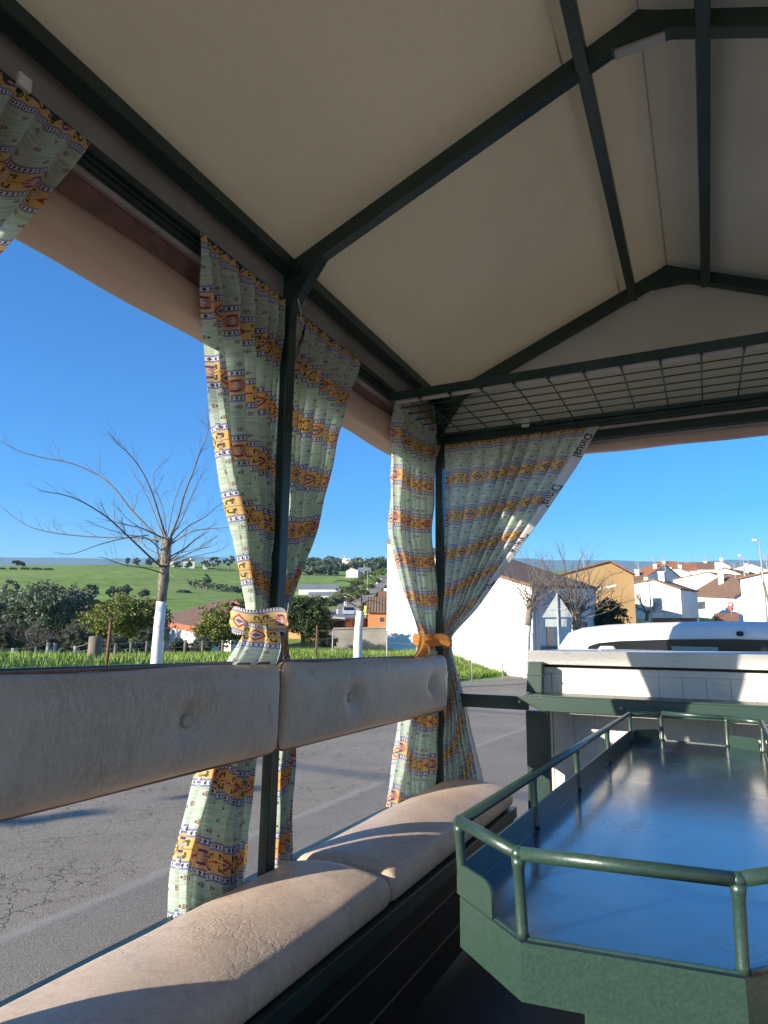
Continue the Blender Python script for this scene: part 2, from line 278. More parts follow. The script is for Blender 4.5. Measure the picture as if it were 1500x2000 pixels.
# ------------------------------------------------------------ mesh helpers
class MB:
    def __init__(s): s.v=[]; s.f=[]; s.uv={}; s.sm=[]
    def add(s,vs,fs,smooth=False):
        o=len(s.v); s.v+= [tuple(x) for x in vs]
        for f in fs: s.f.append(tuple(i+o for i in f)); s.sm.append(smooth)
        return o
    def box(s,a,b):
        x0,y0,z0=[min(a[i],b[i]) for i in range(3)]; x1,y1,z1=[max(a[i],b[i]) for i in range(3)]
        s.add([(x0,y0,z0),(x1,y0,z0),(x1,y1,z0),(x0,y1,z0),(x0,y0,z1),(x1,y0,z1),(x1,y1,z1),(x0,y1,z1)],[(0,3,2,1),(4,5,6,7),(0,1,5,4),(1,2,6,5),(2,3,7,6),(3,0,4,7)]); return s
    def bar(s,p,q,w,h,up=(0,0,1)):
        p=Vector(p);q=Vector(q);d=(q-p).normalized();up=Vector(up)
        if abs(d.dot(up))>.98: up=Vector((0,1,0))
        a=d.cross(up).normalized()*w/2;b=a.cross(d).normalized()*h/2
        s.add([p-a-b,p+a-b,p+a+b,p-a+b,q-a-b,q+a-b,q+a+b,q-a+b],[(0,1,2,3),(7,6,5,4),(0,4,5,1),(1,5,6,2),(2,6,7,3),(3,7,4,0)]); return s
    def tube(s,pts,r,n=10,cap=True):
        pts=[Vector(p) for p in pts]; N=len(pts); rs=r if isinstance(r,(list,tuple)) else [r]*N
        t0=(pts[1]-pts[0]).normalized(); a=t0.cross(Vector((0,0,1)));
        if a.length<.1: a=t0.cross(Vector((1,0,0)))
        a.normalize(); vs=[]
        for i,p in enumerate(pts):
            t=((pts[min(i+1,N-1)]-p).normalized()+(p-pts[max(i-1,0)]).normalized())
            if t.length<1e-6: t=t0
            t.normalize(); a=(a-t*a.dot(t)).normalized(); b=t.cross(a)
            sc=1.0
            if 0<i<N-1:
                c=(pts[i+1]-p).normalized().dot((p-pts[i-1]).normalized()); sc=min(1.4,1/max(.5,math.sqrt(max(0,(1+c)/2))))
            for k in range(n):
                an=2*math.pi*k/n; vs.append(p+(a*math.cos(an)+b*math.sin(an))*rs[i])
        fs=[(i*n+k,i*n+(k+1)%n,(i+1)*n+(k+1)%n,(i+1)*n+k) for i in range(N-1) for k in range(n)]
        if cap: fs+=[tuple(range(n-1,-1,-1)),tuple((N-1)*n+k for k in range(n))]
        s.add(vs,fs,True); return s
    def prism(s,poly,off):
        n=len(poly); off=Vector(off); A=[Vector(p) for p in poly]; B=[p+off for p in A]
        s.add(A+B,[tuple(range(n-1,-1,-1)),tuple(range(n,2*n))]+[(i,(i+1)%n,n+(i+1)%n,n+i) for i in range(n)]); return s
    def build(s,name,mat,parent=None,bevel=0,segs=2,subsurf=0,uvs=None):
        me=bpy.data.meshes.new(name); me.from_pydata(s.v,[],s.f); me.polygons.foreach_set('use_smooth',s.sm)
        me.materials.append(mat); me.update()
        bm=bmesh.new(); bm.from_mesh(me); bmesh.ops.recalc_face_normals(bm,faces=bm.faces)
        if bevel: bmesh.ops.bevel(bm,geom=[e for e in bm.edges if len(e.link_faces)==2 and e.calc_face_angle(0)>.5],offset=bevel,segments=segs,affect='EDGES',profile=.6)
        bm.to_mesh(me); bm.free()
        o=bpy.data.objects.new(name,me); COL.objects.link(o)
        if parent is not None: adopt(o,parent)
        return o
def adopt(o,parent):
    o.parent=parent
    base=parent
    M0=Matrix.Identity(4); q=parent
    chain=[]
    while q is not None: chain.append(q); q=q.parent
    for q in reversed(chain): M0=M0@q.matrix_parent_inverse@q.matrix_basis
    o.matrix_parent_inverse=M0.inverted()
def tag(o,label=None,cat=None,group=None,kind=None):
    if label: o['label']=label
    if cat: o['category']=cat
    if group: o['group']=group
    if kind: o['kind']=kind
    return o
def empty(name,loc,label,cat,group=None):
    o=bpy.data.objects.new(name,None); COL.objects.link(o); o.location=loc; o.empty_display_size=.2; return tag(o,label,cat,group)
def roundslab(mb_name,mat,x0,x1,y0,y1,z0,z1,r,axis,parent,dome=0,nu=60,nv=24,bumps=(),wav=0,seed=0,edge=.06):
    """cushion: closed rounded box built on a superellipse grid; dome pushes the face along +axis"""
    rr=random.Random(seed)
    bm=bmesh.new(); bmesh.ops.create_cube(bm,size=1)
    for v in bm.verts: v.co=Vector(((x0+x1)/2+v.co.x*(x1-x0),(y0+y1)/2+v.co.y*(y1-y0),(z0+z1)/2+v.co.z*(z1-z0)))
    bmesh.ops.bevel(bm,geom=list(bm.edges),offset=r,segments=5,affect='EDGES',profile=.5)
    L=y1-y0; cuts=int(L/.03)
    for k in range(1,cuts): bmesh.ops.bisect_plane(bm,geom=bm.verts[:]+bm.edges[:]+bm.faces[:],plane_co=(0,y0+r+(L-2*r)*k/cuts,0),plane_no=(0,1,0))
    if axis=='x':
        H=z1-z0; n=int(H/.03)
        for k in range(1,n): bmesh.ops.bisect_plane(bm,geom=bm.verts[:]+bm.edges[:]+bm.faces[:],plane_co=(0,0,z0+r+(H-2*r)*k/n),plane_no=(0,0,1))
    else:
        H=x1-x0; n=int(H/.03)
        for k in range(1,n): bmesh.ops.bisect_plane(bm,geom=bm.verts[:]+bm.edges[:]+bm.faces[:],plane_co=(x0+r+(H-2*r)*k/n,0,0),plane_no=(1,0,0))
    ph=[rr.random()*6.28 for _ in range(8)]
    for v in bm.verts:
        x,y,z=v.co; fy=max(0,1-abs((y-(y0+y1)/2)/(L/2))); ey=min(1,min(y-y0,y1-y)/edge); ey=math.sin(ey*math.pi/2)
        if axis=='x':
            t=max(0,(x-x0)/(x1-x0)); ez=min(1,min(z-z0,z1-z)/.08); ez=math.sin(max(0,ez)*math.pi/2); d=dome*ey*ez*t
            d+=wav*t*(math.sin(y*7+ph[0])+math.sin(y*13+z*9+ph[1])*.6)*ez*ey
            for (by,bz,br,bd) in bumps:
                q=math.hypot(y-by,z-bz)/br; d-=bd*math.exp(-q*q*2.2)*t
            v.co.x+=d
            # puckered upper edge
            v.co.z+=wav*1.2*math.sin(y*9+ph[2])*(1 if z>(z0+z1)/2 else .5)
        else:
            t=max(0,(z-z0)/(z1-z0)); ex=math.cos((x-(x0+x1)/2)/(x1-x0)*math.pi*.92); d=dome*ey*max(0,ex)*t
            d+=wav*t*(math.sin(y*5+x*4+ph[0])+math.sin(y*11-x*8+ph[1])*.6+math.sin(y*23+x*17+ph[3])*.3)*ey
            v.co.z+=d
    for f in bm.faces: f.smooth=True
    me=bpy.data.meshes.new(mb_name); bm.to_mesh(me); bm.free(); me.materials.append(mat)
    o=bpy.data.objects.new(mb_name,me); COL.objects.link(o); adopt(o,parent); return o

XL=-1.30; XR=1.18; XC=-.06
# ============================================================ TERRAIN
XBY=[(-60,-8.6),(0,-8.3),(14,-8.2),(22,-7.7),(27,-6.6),(34,-4.9),(45,-2.6),(60,-.2),(90,3.0),(140,8),(400,40),(3000,300)]
def xb(y):
    if y<=XBY[0][0]: return XBY[0][1]
    for (a,b),(c,d) in zip(XBY,XBY[1:]):
        if y<=c: t=(y-a)/(c-a); return b+(d-b)*t
    return XBY[-1][1]
def plane_z(y): return 0 if y<3 else .021*(y-3)
CP=[(0,1283,13),(310,1296,15),(697,1285,22),(950,1295,28),(757,1283,30),(1040,1290,32),(1162,1260,41),
 (60,1285,20),(185,1290,20),(400,1282,26),(560,1280,27),(660,1272,32),(0,1290,30),(150,1290,34),(300,1278,40),(430,1275,38),(600,1262,45),(720,1262,45),
 (0,1230,90),(150,1205,120),(260,1195,125),(330,1195,120),(450,1190,120),(520,1185,120),
 (0,1175,170),(170,1176,150),(240,1172,150),(380,1160,180),(470,1165,170),(380,1135,240),(480,1140,230),(0,1125,240),(200,1125,240),
 (0,1107,340),(100,1105,340),(200,1105,340),(300,1107,330),(400,1106,340),(500,1112,340),(600,1125,330),(690,1128,290),(600,1150,230),(660,1144,230),
 (640,1170,170),(600,1178,165),(640,1217,85),(685,1200,105),(720,1160,170),(757,1127,270),(750,1215,75),(740,1175,130),(680,1225,68),
 (650,1100,420),(740,1106,420),(560,1100,420),(0,1108,520),(300,1110,520),(700,1108,600),
 (1180,1222,60),(1245,1218,62),(1300,1210,78),(1390,1206,88),(1450,1213,80),(1495,1217,60),(1270,1150,150),(1350,1148,160),(1440,1140,160),(1500,1140,150),(1300,1125,300),(1450,1120,300),
 (900,1180,120),(1000,1170,150),(900,1120,350),(1100,1115,350)]
pts=[];zs=[]
for a,b,d in CP:
    p=PX(a,b,d); pts.append((p.x,p.y)); zs.append(p.z)
for yy in (-80,-30,0,10,20,30,45,60,80,100):
    for t in (0,6,13,30,80):
        if yy>60 and t<1: continue
        pts.append((xb(yy)+t,yy)); zs.append(plane_z(yy)+(0.0 if t<20 else .5))
for a in range(0,360,20):
    pts.append((900*math.cos(rad(a)),900*math.sin(rad(a)))); zs.append(50 if a<180 else 0)
for p,z in (((-40,-40),-2),((-150,-50),0),((-300,0),10),((-100,20),1),((100,-100),0)): pts.append(p); zs.append(z)
pts=np.array(pts);zs=np.array(zs)
def phi(r): return r
D=phi(np.linalg.norm(pts[:,None]-pts[None],axis=2)); n=len(pts); Pm=np.c_[np.ones(n),pts]
A=np.block([[D-np.eye(n)*.15,Pm],[Pm.T,np.zeros((3,3))]]); sol=np.linalg.solve(A,np.r_[zs,0,0,0])
RP=pts.copy(); RN=n; RS=sol.copy()
def rbf(x,y):
    r=np.hypot(RP[:,0]-x,RP[:,1]-y); return float(r@RS[:RN]+RS[RN]+RS[RN+1]*x+RS[RN+2]*y)
def ss(x,a,b):
    t=min(1,max(0,(x-a)/(b-a))); return t*t*(3-2*t)
def gz(x,y):
    t=x-xb(y); pz=plane_z(y)
    w=ss(t,-5.5,-1.6)*(1-ss(t,16,40))*(1-ss(y,60,85))
    if w>=.999: return pz
    return pz*w+(1-w)*rbf(x,y)
def G(px,d):  # ground point under pixel column at distance d
    p=PX(px,1240,d); p.z=gz(p.x,p.y); return p
tt=[-1400,-1000,-700,-520,-420,-350,-300,-260,-230,-205,-185,-165,-150,-135,-122,-110,-100,-90,-80,-72,-65,-58,-52,-46,-41,-37,-33,-30,-27,-24,-21.5,-19,-17,-15,-13.2,-11.6,-10.2,-9,-8,-7,-6.2,-5.5,-4.8,-4.2,-3.6,-3,-2.5,-2.0,-1.5]
tr_=[-1.5,-.75,0]; tq=[0,1.5,3,4.5,6,8,10.5,13]; tw=[13,16,20,25,32,42,60,90,140,220,350,600,1000,1500]
ys=[-1200,-700,-400,-250,-150,-90,-60,-40,-25,-15,-9,-5,-2,0,1.5,3]+[3+1.5*i for i in range(1,28)]+[47,50,53,57,61,65,70,75,80,86,92,99,106,114,122,131,140,150,161,173,186,200,215,231,248,266,285,305,327,350,380,420,470,540,640,800,1000,1400]
def strip(name,ts,y_,mat,label=None):
    mb=MB(); vs=[(xb(y)+t,y,gz(xb(y)+t,y)) for y in y_ for t in ts]; n=len(ts)
    mb.add(vs,[(j*n+i,j*n+i+1,(j+1)*n+i+1,(j+1)*n+i) for j in range(len(y_)-1) for i in range(n-1)],True)
    return tag(mb.build(name,mat),kind='structure')
strip('ground_left',tt,ys,M['field']).name='ground'
strip('pavement',tr_,ys,M['dirt']); strip('road',tq,ys,M['asphalt']); strip('ground_beyond_road',tw,ys,M['dirt'])
# far hills ring
def ridge(name,R,prof,thick,seed):
    rr=random.Random(seed); mb=MB(); vs=[]; K=160
    for k in range(K+1):
        px=-900+(3300)*k/K; py=prof(px)+rr.uniform(-1.2,1.2); p=PX(px,py,R); o=p.copy(); h=math.hypot(p.x,p.y); u=Vector((p.x/h,p.y/h,0))
        vs+= [tuple(p-u*thick+Vector((0,0,-p.z-60))),tuple(p-u*thick*.4+Vector((0,0,-p.z*.35))),tuple(p),tuple(p+u*thick+Vector((0,0,-p.z-60)))]
    mb.add(vs,[(4*k+i,4*k+4+i,4*k+5+i,4*k+1+i) for k in range(K) for i in range(3)],True); return tag(mb.build(name,M['hill']),kind='structure')
ridge('hills',5200,lambda px:1087+ (px/1500.0)*9+2.0*math.sin(px*.011)+1.5*math.sin(px*.029+1),900,3)
# ============================================================ WAGON
wag=empty('covered_wagon',(XC,1.2,0),'dark green covered passenger wagon with canvas roof, padded benches and open sides','wagon')
def wpart(name,mb,mat,bevel=.003,label=None,parent=None):
    o=mb.build(name,mat,parent or wag,bevel=bevel); 
    if label:o['label']=label
    return o
HY=[-1.2,.34,1.88,3.42]
def roofz(x,off=0): # underside of skin
    return 3.925-.43*abs(x-XC)+off
EZ=3.36
# skin
def skin():
    mb=MB(); xs=[XL-.09]+[XC-1.24+1.24*i/14 for i in range(15)]+[XC+1.24*i/14 for i in range(1,15)]+[XR+.09]; ysk=[-1.35+ (3.52+1.35)*j/70 for j in range(71)]
    def z(x,y):
        bay=abs(((y-.34)/1.54)%1-.5)*2; sag=.028*(1-bay**2)*(1-abs((x-XC)/1.3)**3)
        return roofz(x)-sag*math.sin(min(1,abs(x-XC)/.5)*1.57)
    vs=[(x,y,z(x,y)) for y in ysk for x in xs]; n=len(xs)
    fs=[(j*n+i,j*n+i+1,(j+1)*n+i+1,(j+1)*n+i) for j in range(70) for i in range(n-1)]
    o=len(vs); vs+=[(x,y,zz+.012) for x,y,zz in vs]; fs+=[tuple(k+o for k in f[::-1]) for f in fs]
    mb.add(vs,fs,False); ob=wpart('roof_canopy',mb,M['canvas'],0)
    for p in ob.data.polygons: p.use_smooth=True
skin()
mb=MB()
for sx in (XC-.235,): mb.bar((sx,-1.3,roofz(sx)-.002),(sx,3.46,roofz(sx)-.002),.005,.003)
wpart('roof_seam',mb,M['valance'],0)
mb=MB(); mb.bar((XC,-1.3,3.921),(XC,3.46,3.921),.004,.004); wpart('ridge_seam',mb,M['greystrip'],0)
mb=MB(); mb.prism([(XL-.075,3.465,3.10),(XR+.075,3.465,3.10),(XR+.075,3.465,roofz(XR+.075)-.003),(XC,3.465,3.92),(XL-.075,3.465,roofz(XL-.075)-.003)],(0,.012,0)); wpart('gable_panel',mb,M['canvas'],0)
for i,y in enumerate(HY):
    for s,X in ((-1,XL),(1,XR)):
        mb=MB(); zo=lambda x: roofz(x)-.064
        mb.bar((X,y,zo(X)),(XC+.0*s,y,zo(XC)),.044,.060); wpart('rafter',mb,M['green'])
        mb=MB(); mb.bar((X,y,3.195),(X-s*.135,y,3.385),.046,.046,up=(0,1,0)); wpart('knee_brace',mb,M['green'])
    mb=MB(); mb.prism([(XC-.25,y-.0235,roofz(XC-.25)-.05),(XC-.25,y-.0235,roofz(XC-.25)-.094),(XC-.085,y-.0235,3.792),(XC+.085,y-.0235,3.792),(XC+.25,y-.0235,roofz(XC+.25)-.094),(XC+.25,y-.0235,roofz(XC+.25)-.05),(XC,y-.0235,3.895)],(0,.047,0)); g=wpart('ridge_gusset',mb,M['green'],0)
    if i==2:
        mb=MB(); mb.bar((XC-.075,y,3.785),(XC+.07,y,3.790),.034,.012); wpart('silver_plate',mb,M['pole'],.002,'dull silver weld plate under the ridge')
for s in (-1,1):
    mb=MB(); mb.bar((XC+s*.17,-1.25,3.775),(XC+s*.17,3.44,3.775),.04,.05); wpart('purlin',mb,M['green'])
for s,X in ((-1,XL),(1,XR)):
    mb=MB(); mb.bar((X,-1.3,3.345),(X,3.46,3.345),.06,.045); wpart('eave_beam',mb,M['green'])
    mb=MB(); mb.prism([(X+s*.047,-1.3,3.20),(X+s*.055,-1.3,3.20),(X+s*.085,-1.3,3.40),(X+s*.075,-1.3,3.40)],(0,4.78,0)); wpart('valance',mb,M['valance'],0)
    mb=MB(); 
    mb.bar((X+s*.03,-1.3,3.212),(X+s*.03,3.46,3.212),.03,.022); mb.bar((X+s*.040,-1.3,3.194),(X+s*.040,3.46,3.194),.022,.011); mb.bar((X+s*.048,-1.3,3.181),(X+s*.048,3.46,3.181),.022,.012); wpart('curtain_rail',mb,M['green_dark'])
    mb=MB(); mb.bar((X+s*.066,-1.3,3.166),(X+s*.066,3.46,3.166),.02,.014); wpart('edge_strip',mb,M['greystrip'])
    # rolled blind
    mb=MB(); K=90; ptsb=[];rs=[]
    for k in range(K+1):
        y=-1.25+4.66*k/K; ptsb.append((X+s*(.142+.006*math.sin(y*3.1)),y,3.045-.012*math.sin(y*1.7)-(.03 if k%30==15 else 0)*0)); rs.append(.082+.006*math.sin(y*2.3+1)+.003*math.sin(y*11))
    mb.tube(ptsb,rs,22); b=wpart('rolled_blind',mb,M['rolltan'],0)
    mb=MB()
    for yb in (.36+.52,1.88+.85,):
        pass
    mb=MB(); mb.add([(X+s*.078,-1.3,3.20),(X+s*.078,3.47,3.20),(X+s*.105,3.47,3.07),(X+s*.105,-1.3,3.07)],[(0,1,2,3)]); 
    wpart('blind_flap',mb,M['piping'],0)
for X,s in ((XL,-1),(XR,1)):
    for y in HY:
        w_=.05
        mb=MB(); wd=.058 if y>3 else .038; mb.bar((X,y,.85),(X,y,3.33),.04,wd,up=(0,1,0)) if False else mb.box((X-.02,y-wd/2,.85),(X+.02,y+wd/2,3.33)); mb.bar((X+.018*(-s),y-.024,.85),(X+.018*(-s),y-.024,3.15),.008,.012,up=(0,1,0)); wpart('post',mb,M['green'])
# front rails and rack
mb=MB(); mb.box((XL+.02,3.40,3.092),(XR-.02,3.44,3.142)); mb.box((XL,3.37,3.125),(XR,3.40,3.142)); wpart('front_beam',mb,M['green'])
mb=MB(); mb.box((XL+.03,3.42,3.076),(XR,3.45,3.090)); wpart('front_edge_strip',mb,M['greystrip'])
mb=MB(); mb.box((XL+.03,3.435,3.030),(XR,3.465,3.073)); wpart('front_curtain_rail',mb,M['green_dark']); mb=MB(); mb.box((XL-.03,3.482,3.03),(XR+.03,3.486,3.12)); wpart('blind_flap',mb,M['rolltan'],0)
mb=MB(); mb.box((XL+.03,3.47,3.022),(XR,3.476,3.030)); mb.box((XL+.03,3.468,3.010),(XR,3.474,3.016)); wpart('front_strip_lines',mb,M['greystrip'],0)
mb=MB(); mb.tube([(XL+.02+(XR-XL)*k/40,3.53,3.022+.001*math.sin(k*.7)) for k in range(41)],[.042+.0012*math.sin(k*.9) for k in range(41)],18); wpart('rolled_blind',mb,M['rolltan'],0)
yb=2.70
mb=MB(); mb.box((XL+.02,yb,3.108),(XR-.02,yb+.035,3.150)); cb=wpart('cross_beam',mb,M['green'])
mb=MB(); mb.box((XL+.05,yb+.002,3.098),(XR-.05,yb+.032,3.1055)); wpart('beam_flange',mb,M['valance'],0)
rk=empty('luggage_rack',(XC,3.05,3.11),None,None); rk.name='luggage_rack'; adopt(rk,wag); 
rk.matrix_basis=Matrix.Translation((XC,3.05,3.11)); rk.matrix_parent_inverse=Matrix.Translation((-XC,-1.2,0))
x0=ax(1,yb,1140,721).x; k=-8
for k in range(-8,14):
    x=x0+k*.147
    if x<XL+.05 or x>XR-.05: continue
    mb=MB(); mb.tube([(x,yb-.006,3.106),(x,yb+.01,3.088),(x,yb+.05,3.100),(x,3.39,3.112)],.0035,6); mb.box((x-.006,yb-.010,3.092),(x+.006,yb+.002,3.112)); wpart('rack_bar',mb,M['green'],0)
for j in range(7):
    y=2.80+.093*j; mb=MB(); mb.tube([(XL+.03,y,3.104),(XR-.03,y,3.104)],.0032,6); wpart('rack_wire',mb,M['green'],0)
bpy.data.objects.remove(rk)
# white clips
for p,c in ((ax(1,3.40,1030,828),0),):
    mb=MB(); mb.box((p.x-.02,3.352,p.z-.03),(p.x+.02,3.362,p.z+.034)); mb.box((p.x-.02,3.348,p.z+.004),(p.x+.02,3.353,p.z+.009)); wpart('rail_clip',mb,M['whiteclip'],.002,'white rail clip above the front curtain')
p=ax(0,XL-.01,48,150); mb=MB(); mb.box((XL-.015,p.y-.016,3.212),(XL-.003,p.y+.016,3.245)); wpart('rail_clip',mb,M['whiteclip'],.002,'white rail clip on the left side rail')
# bench
for X,s in ((XL,-1),(XR,1)):
    mb=MB(); xi=X-s*.385
    mb.box((X,-1.2,1.168),(xi,3.40,1.208)); bo=wpart('bench_base',mb,M['green_dark'])
    mb=MB(); mb.box((xi-.0,-1.2,.86),(xi-s*-.012 if s>0 else xi-.012,3.40,1.166))
    for zz in (.96,1.09): mb.tube([(xi,-1.2,zz),(xi,3.40,zz)],.005,8)
    wpart('bench_front_panel',mb,M['sheet'],0)
    mb=MB(); mb.bar((xi-s*.002,-1.2,1.184),(xi-s*.002,3.41,1.184),.02,.05); wpart('bench_edge_rail',mb,M['green'])
    mb=MB(); mb.box((X+s*.035,-1.25,.70),(X+s*.055,3.45,1.235)); mb.box((X+s*.02,-1.25,1.235),(X+s*.065,3.45,1.262)); wpart('side_panel',mb,M['green'])
    mb=MB(); mb.bar((X+s*.005,-1.2,1.945-.02),(X+s*.005,3.41,1.93-.02),.02,.03); mb.bar((X+s*.005,-1.2,1.68),(X+s*.005,3.41,1.68),.02,.03); wpart('backrest_rail',mb,M['green'])
    segs=[(-1.15,.33),(.33+.02,1.80),(1.825,3.30)] if s>0 else [(-1.15,1.80),(1.825,3.29)]
    for (a,b_) in segs:
        if s<0:
            bys=[b_-.42, b_-1.9] if a<0 else [a+.42,b_-.25]
            cb_=roundslab('backrest',M['back'],X+.022,X+.085,a,b_,1.655,1.925,.028,'x',wag,dome=.022,bumps=[(q,1.79,.06,.034) for q in bys],wav=.0022,seed=int(a*10)+50,edge=.10)
            cb_['label']='long taupe vinyl backrest pad nearest the viewer' if a<0 else 'shorter taupe vinyl backrest pad between the two posts'
            for q in bys:
                mb=MB(); mb.tube([(X+.085-.016,q,1.79),(X+.085+.001,q,1.79),(X+.085+.006,q,1.79)],[.017,.0165,.007],16); wpart('button',mb,M['back'],0,parent=cb_)
            for xx in (X+.030,X+.060):
                mb=MB(); r=.03; ring=[]
                for (cy,cz,a0) in ((b_-r,1.925-r,0),(a+r,1.925-r,90),(a+r,1.655+r,180),(b_-r,1.655+r,270)):
                    for q in range(6):
                        an=rad(a0+q*18); ring.append((xx,cy+(r+.001)*math.cos(an),cz+(r+.001)*math.sin(an)))
                ring.append(ring[0]); mb.tube(ring,.004,6,False); wpart('piping',mb,M['piping'],0,parent=cb_)
        else:
            roundslab('backrest',M['back'],X-.085,X-.022,a,b_,1.655,1.925,.028,'x',wag)
    for a,b_,sd_ in ((-1.15,1.99,1),(2.0,3.40,2)):
        x0_,x1_=(X+.005,X+.39) if s<0 else (X-.39,X-.005)
        sc_=roundslab('seat_cushion',M['seat'],x0_,x1_,a,b_,1.210,1.290,.034,'z',wag,dome=.034,wav=.0018,seed=sd_,edge=.05)
        if s<0: sc_['label']='near beige vinyl seat cushion with creases' if a<0 else 'far beige vinyl seat cushion at the front corner'
mb=MB(); mb.box((XL,-1.25,.80),(XR,3.45,.845)); wpart('floor',mb,M['sheet'],0)
# front rail of wagon (behind post two) and bracket frame
YF=3.42
r0=ax(1,YF,876,1353); r1=ax(1,YF,1030,1362); zt=r0.z; zb_=ax(1,YF,876,1378).z
mb=MB(); mb.box((XL+.02,YF-.015,zb_),(-.835,YF+.015,zt)); wpart('front_rail',mb,M['green'])
h0=ax(1,YF-.03,1010,1358)
mb=MB(); a=ax(1,YF-.04,1012,1358);bq=ax(1,YF-.04,1500,1386)
mb.prism([(h0.x,YF-.045,zt+.004),(h0.x+.02,YF-.045,zt-.018),(h0.x+.12,YF-.045,zt-.062),(XR-.35,YF-.045,zt-.062),(XR-.35,YF-.045,zt+.004)],(0,.012,0))
mb.box((h0.x+.03,YF-.033,zt+.004),(XR-.35,YF+.175,zt+.012)); wpart('front_angle_rail',mb,M['hammer'],.002)
mb=MB(); p=ax(1,YF-.05,1011,1370); mb.tube([(p.x+.01,YF-.050,zt-.022),(p.x+.01,YF-.040,zt-.022)],.008,10); wpart('rivet',mb,M['steel'],0); mb=MB(); mb.tube([(-.39,YF-.050,zt-.03),(-.39,YF-.040,zt-.03)],.008,10); wpart('rivet',mb,M['steel'],0)
mb=MB(); mb.prism([(-.87,YF+.10,zt+.014),(-.79,YF+.10,zt+.014),(-.785,YF+.10,zt+.168),(-.855,YF+.10,zt+.168)],(0,.06,0)); mb.box((-.866,YF+.095,zt+.10),(-.782,YF+.165,zt+.106)); wpart('bracket',mb,M['hammer'],.003)
for xp in (-.79,):
    mb=MB(); mb.box((xp-.055,YF-.02,.85),(xp+.055,YF+.03,zb_-.002)); wpart('front_upright',mb,M['green'])
mb=MB(); mb.box((.75,YF-.02,.85),(.86,YF+.03,zb_-.002)); wpart('front_upright',mb,M['green'])
# wheels (under the floor)
for X in (XL+.12,XR-.12):
    for y in (-.3,2.6):
        mb=MB(); mb.tube([(X-.1,y,.36),(X+.1,y,.36)],.34,28); w_=wpart('wheel',mb,M['rubber'],0)
mb=MB(); 
for X in (XL+.4,XR-.4): mb.box((X-.04,-1.2,.62),(X+.04,3.5,.798))
wpart('chassis',mb,M['green_dark'])
mb=MB(); mb.bar((XC,3.4,.6),(XC,3.75,.55),.08,.08); wpart('drawbar',mb,M['green_dark'])
# ============================================================ TABLE
ZT=1.588; ZR=1.70
rim=[Vector(v) for v in ((-.403,1.141),(-.272,1.023),(.012,1.047),(.125,1.165),(.175,3.08),(.045,3.24),(-.215,3.25),(-.335,3.16))] if False else None
def tp(px,py): p=ax(2,ZR,px,py); return (p.x,p.y)
P0=tp(897,1605);P1=tp(1012,1667);P2=tp(1440,1718)
near=[P0,P1,P2,(P2[0]+(P1[0]-P0[0])*.9,P0[1]+.03)]
far=[(.165,3.10),tp(1418,1402),tp(1290,1393),tp(1229,1395)]
rim=near+far
tb=empty('metal_table',(-.12,2.1,.85),'dark green metal table with glossy top and raised tube railing','table')
cx=sum(p[0] for p in rim)/8; cy=sum(p[1] for p in rim)/8
def inset(p,d): 
    v=Vector((p[0]-cx,p[1]-cy)); return (cx+v.x*(1-d/max(abs(v.x),.05)) if abs(v.x)>.05 else p[0], cy+v.y*(1-d/max(abs(v.y),.2)))
mb=MB(); mb.prism([(p[0],p[1],ZT-.004) for p in rim],(0,0,.004)); mb.build('table_top',M['table'],tb)
mb=MB(); n=len(rim)
for i in range(n):
    a,b_=rim[i],rim[(i+1)%n]; dz=.075
    mb.add([(a[0],a[1],ZT-.004-dz),(b_[0],b_[1],ZT-.004-dz),(b_[0],b_[1],ZT+.003),(a[0],a[1],ZT+.003)],[(0,1,2,3)])
    d=Vector((b_[0]-a[0],b_[1]-a[1],0)).normalized(); nn=Vector((-d.y,d.x,0))*.006
    mb.add([(a[0]+nn.x,a[1]+nn.y,ZT-.07),(b_[0]+nn.x,b_[1]+nn.y,ZT-.07),(b_[0]+nn.x,b_[1]+nn.y,ZT+.003),(a[0]+nn.x,a[1]+nn.y,ZT+.003)],[(3,2,1,0)])
    mb.add([(a[0],a[1],ZT+.003),(b_[0],b_[1],ZT+.003),(b_[0]+nn.x,b_[1]+nn.y,ZT+.003),(a[0]+nn.x,a[1]+nn.y,ZT+.003)],[(0,1,2,3)])
mb.build('apron',M['hammer'],tb)
# side lips
def lip(a,b_,h,mat,name='side_lip',rc=.02,trim=(0,1)):
    a=Vector((a[0],a[1],0));b_=Vector((b_[0],b_[1],0)); A_=a.lerp(b_,trim[0]);B_=a.lerp(b_,trim[1]); d=(B_-A_).normalized(); L=(B_-A_).length; nn=Vector((-d.y,d.x,0))*.005
    prof=[(0,0),(L,0),(L,h-rc)]+[(L-rc+rc*math.cos(rad(q)),h-rc+rc*math.sin(rad(q))) for q in (22,45,68,90)]+[(rc-rc*math.sin(rad(q)),h-rc+rc*math.cos(rad(q))) for q in (0,22,45,68)]+[(0,h-rc)]
    mb=MB(); mb.prism([tuple(A_+d*s_-nn*1.05+Vector((0,0,ZT+.002+z))) for s_,z in prof],tuple(nn*.9)); mb.build(name,mat,tb)
i0=rim[0];lip((i0[0],i0[1]+.0),rim[7],.045,M['green'],trim=(0,1)); lip(rim[3],rim[4],.045,M['green'])
lip(rim[0],rim[1],.048,M['hammer'],'corner_lip',trim=(0,.62)); lip(rim[7],rim[6],.045,M['green'],'corner_lip',trim=(.05,.9)); lip(rim[5],rim[4],.045,M['hammer'],'corner_lip',trim=(.05,.9))
mb=MB()
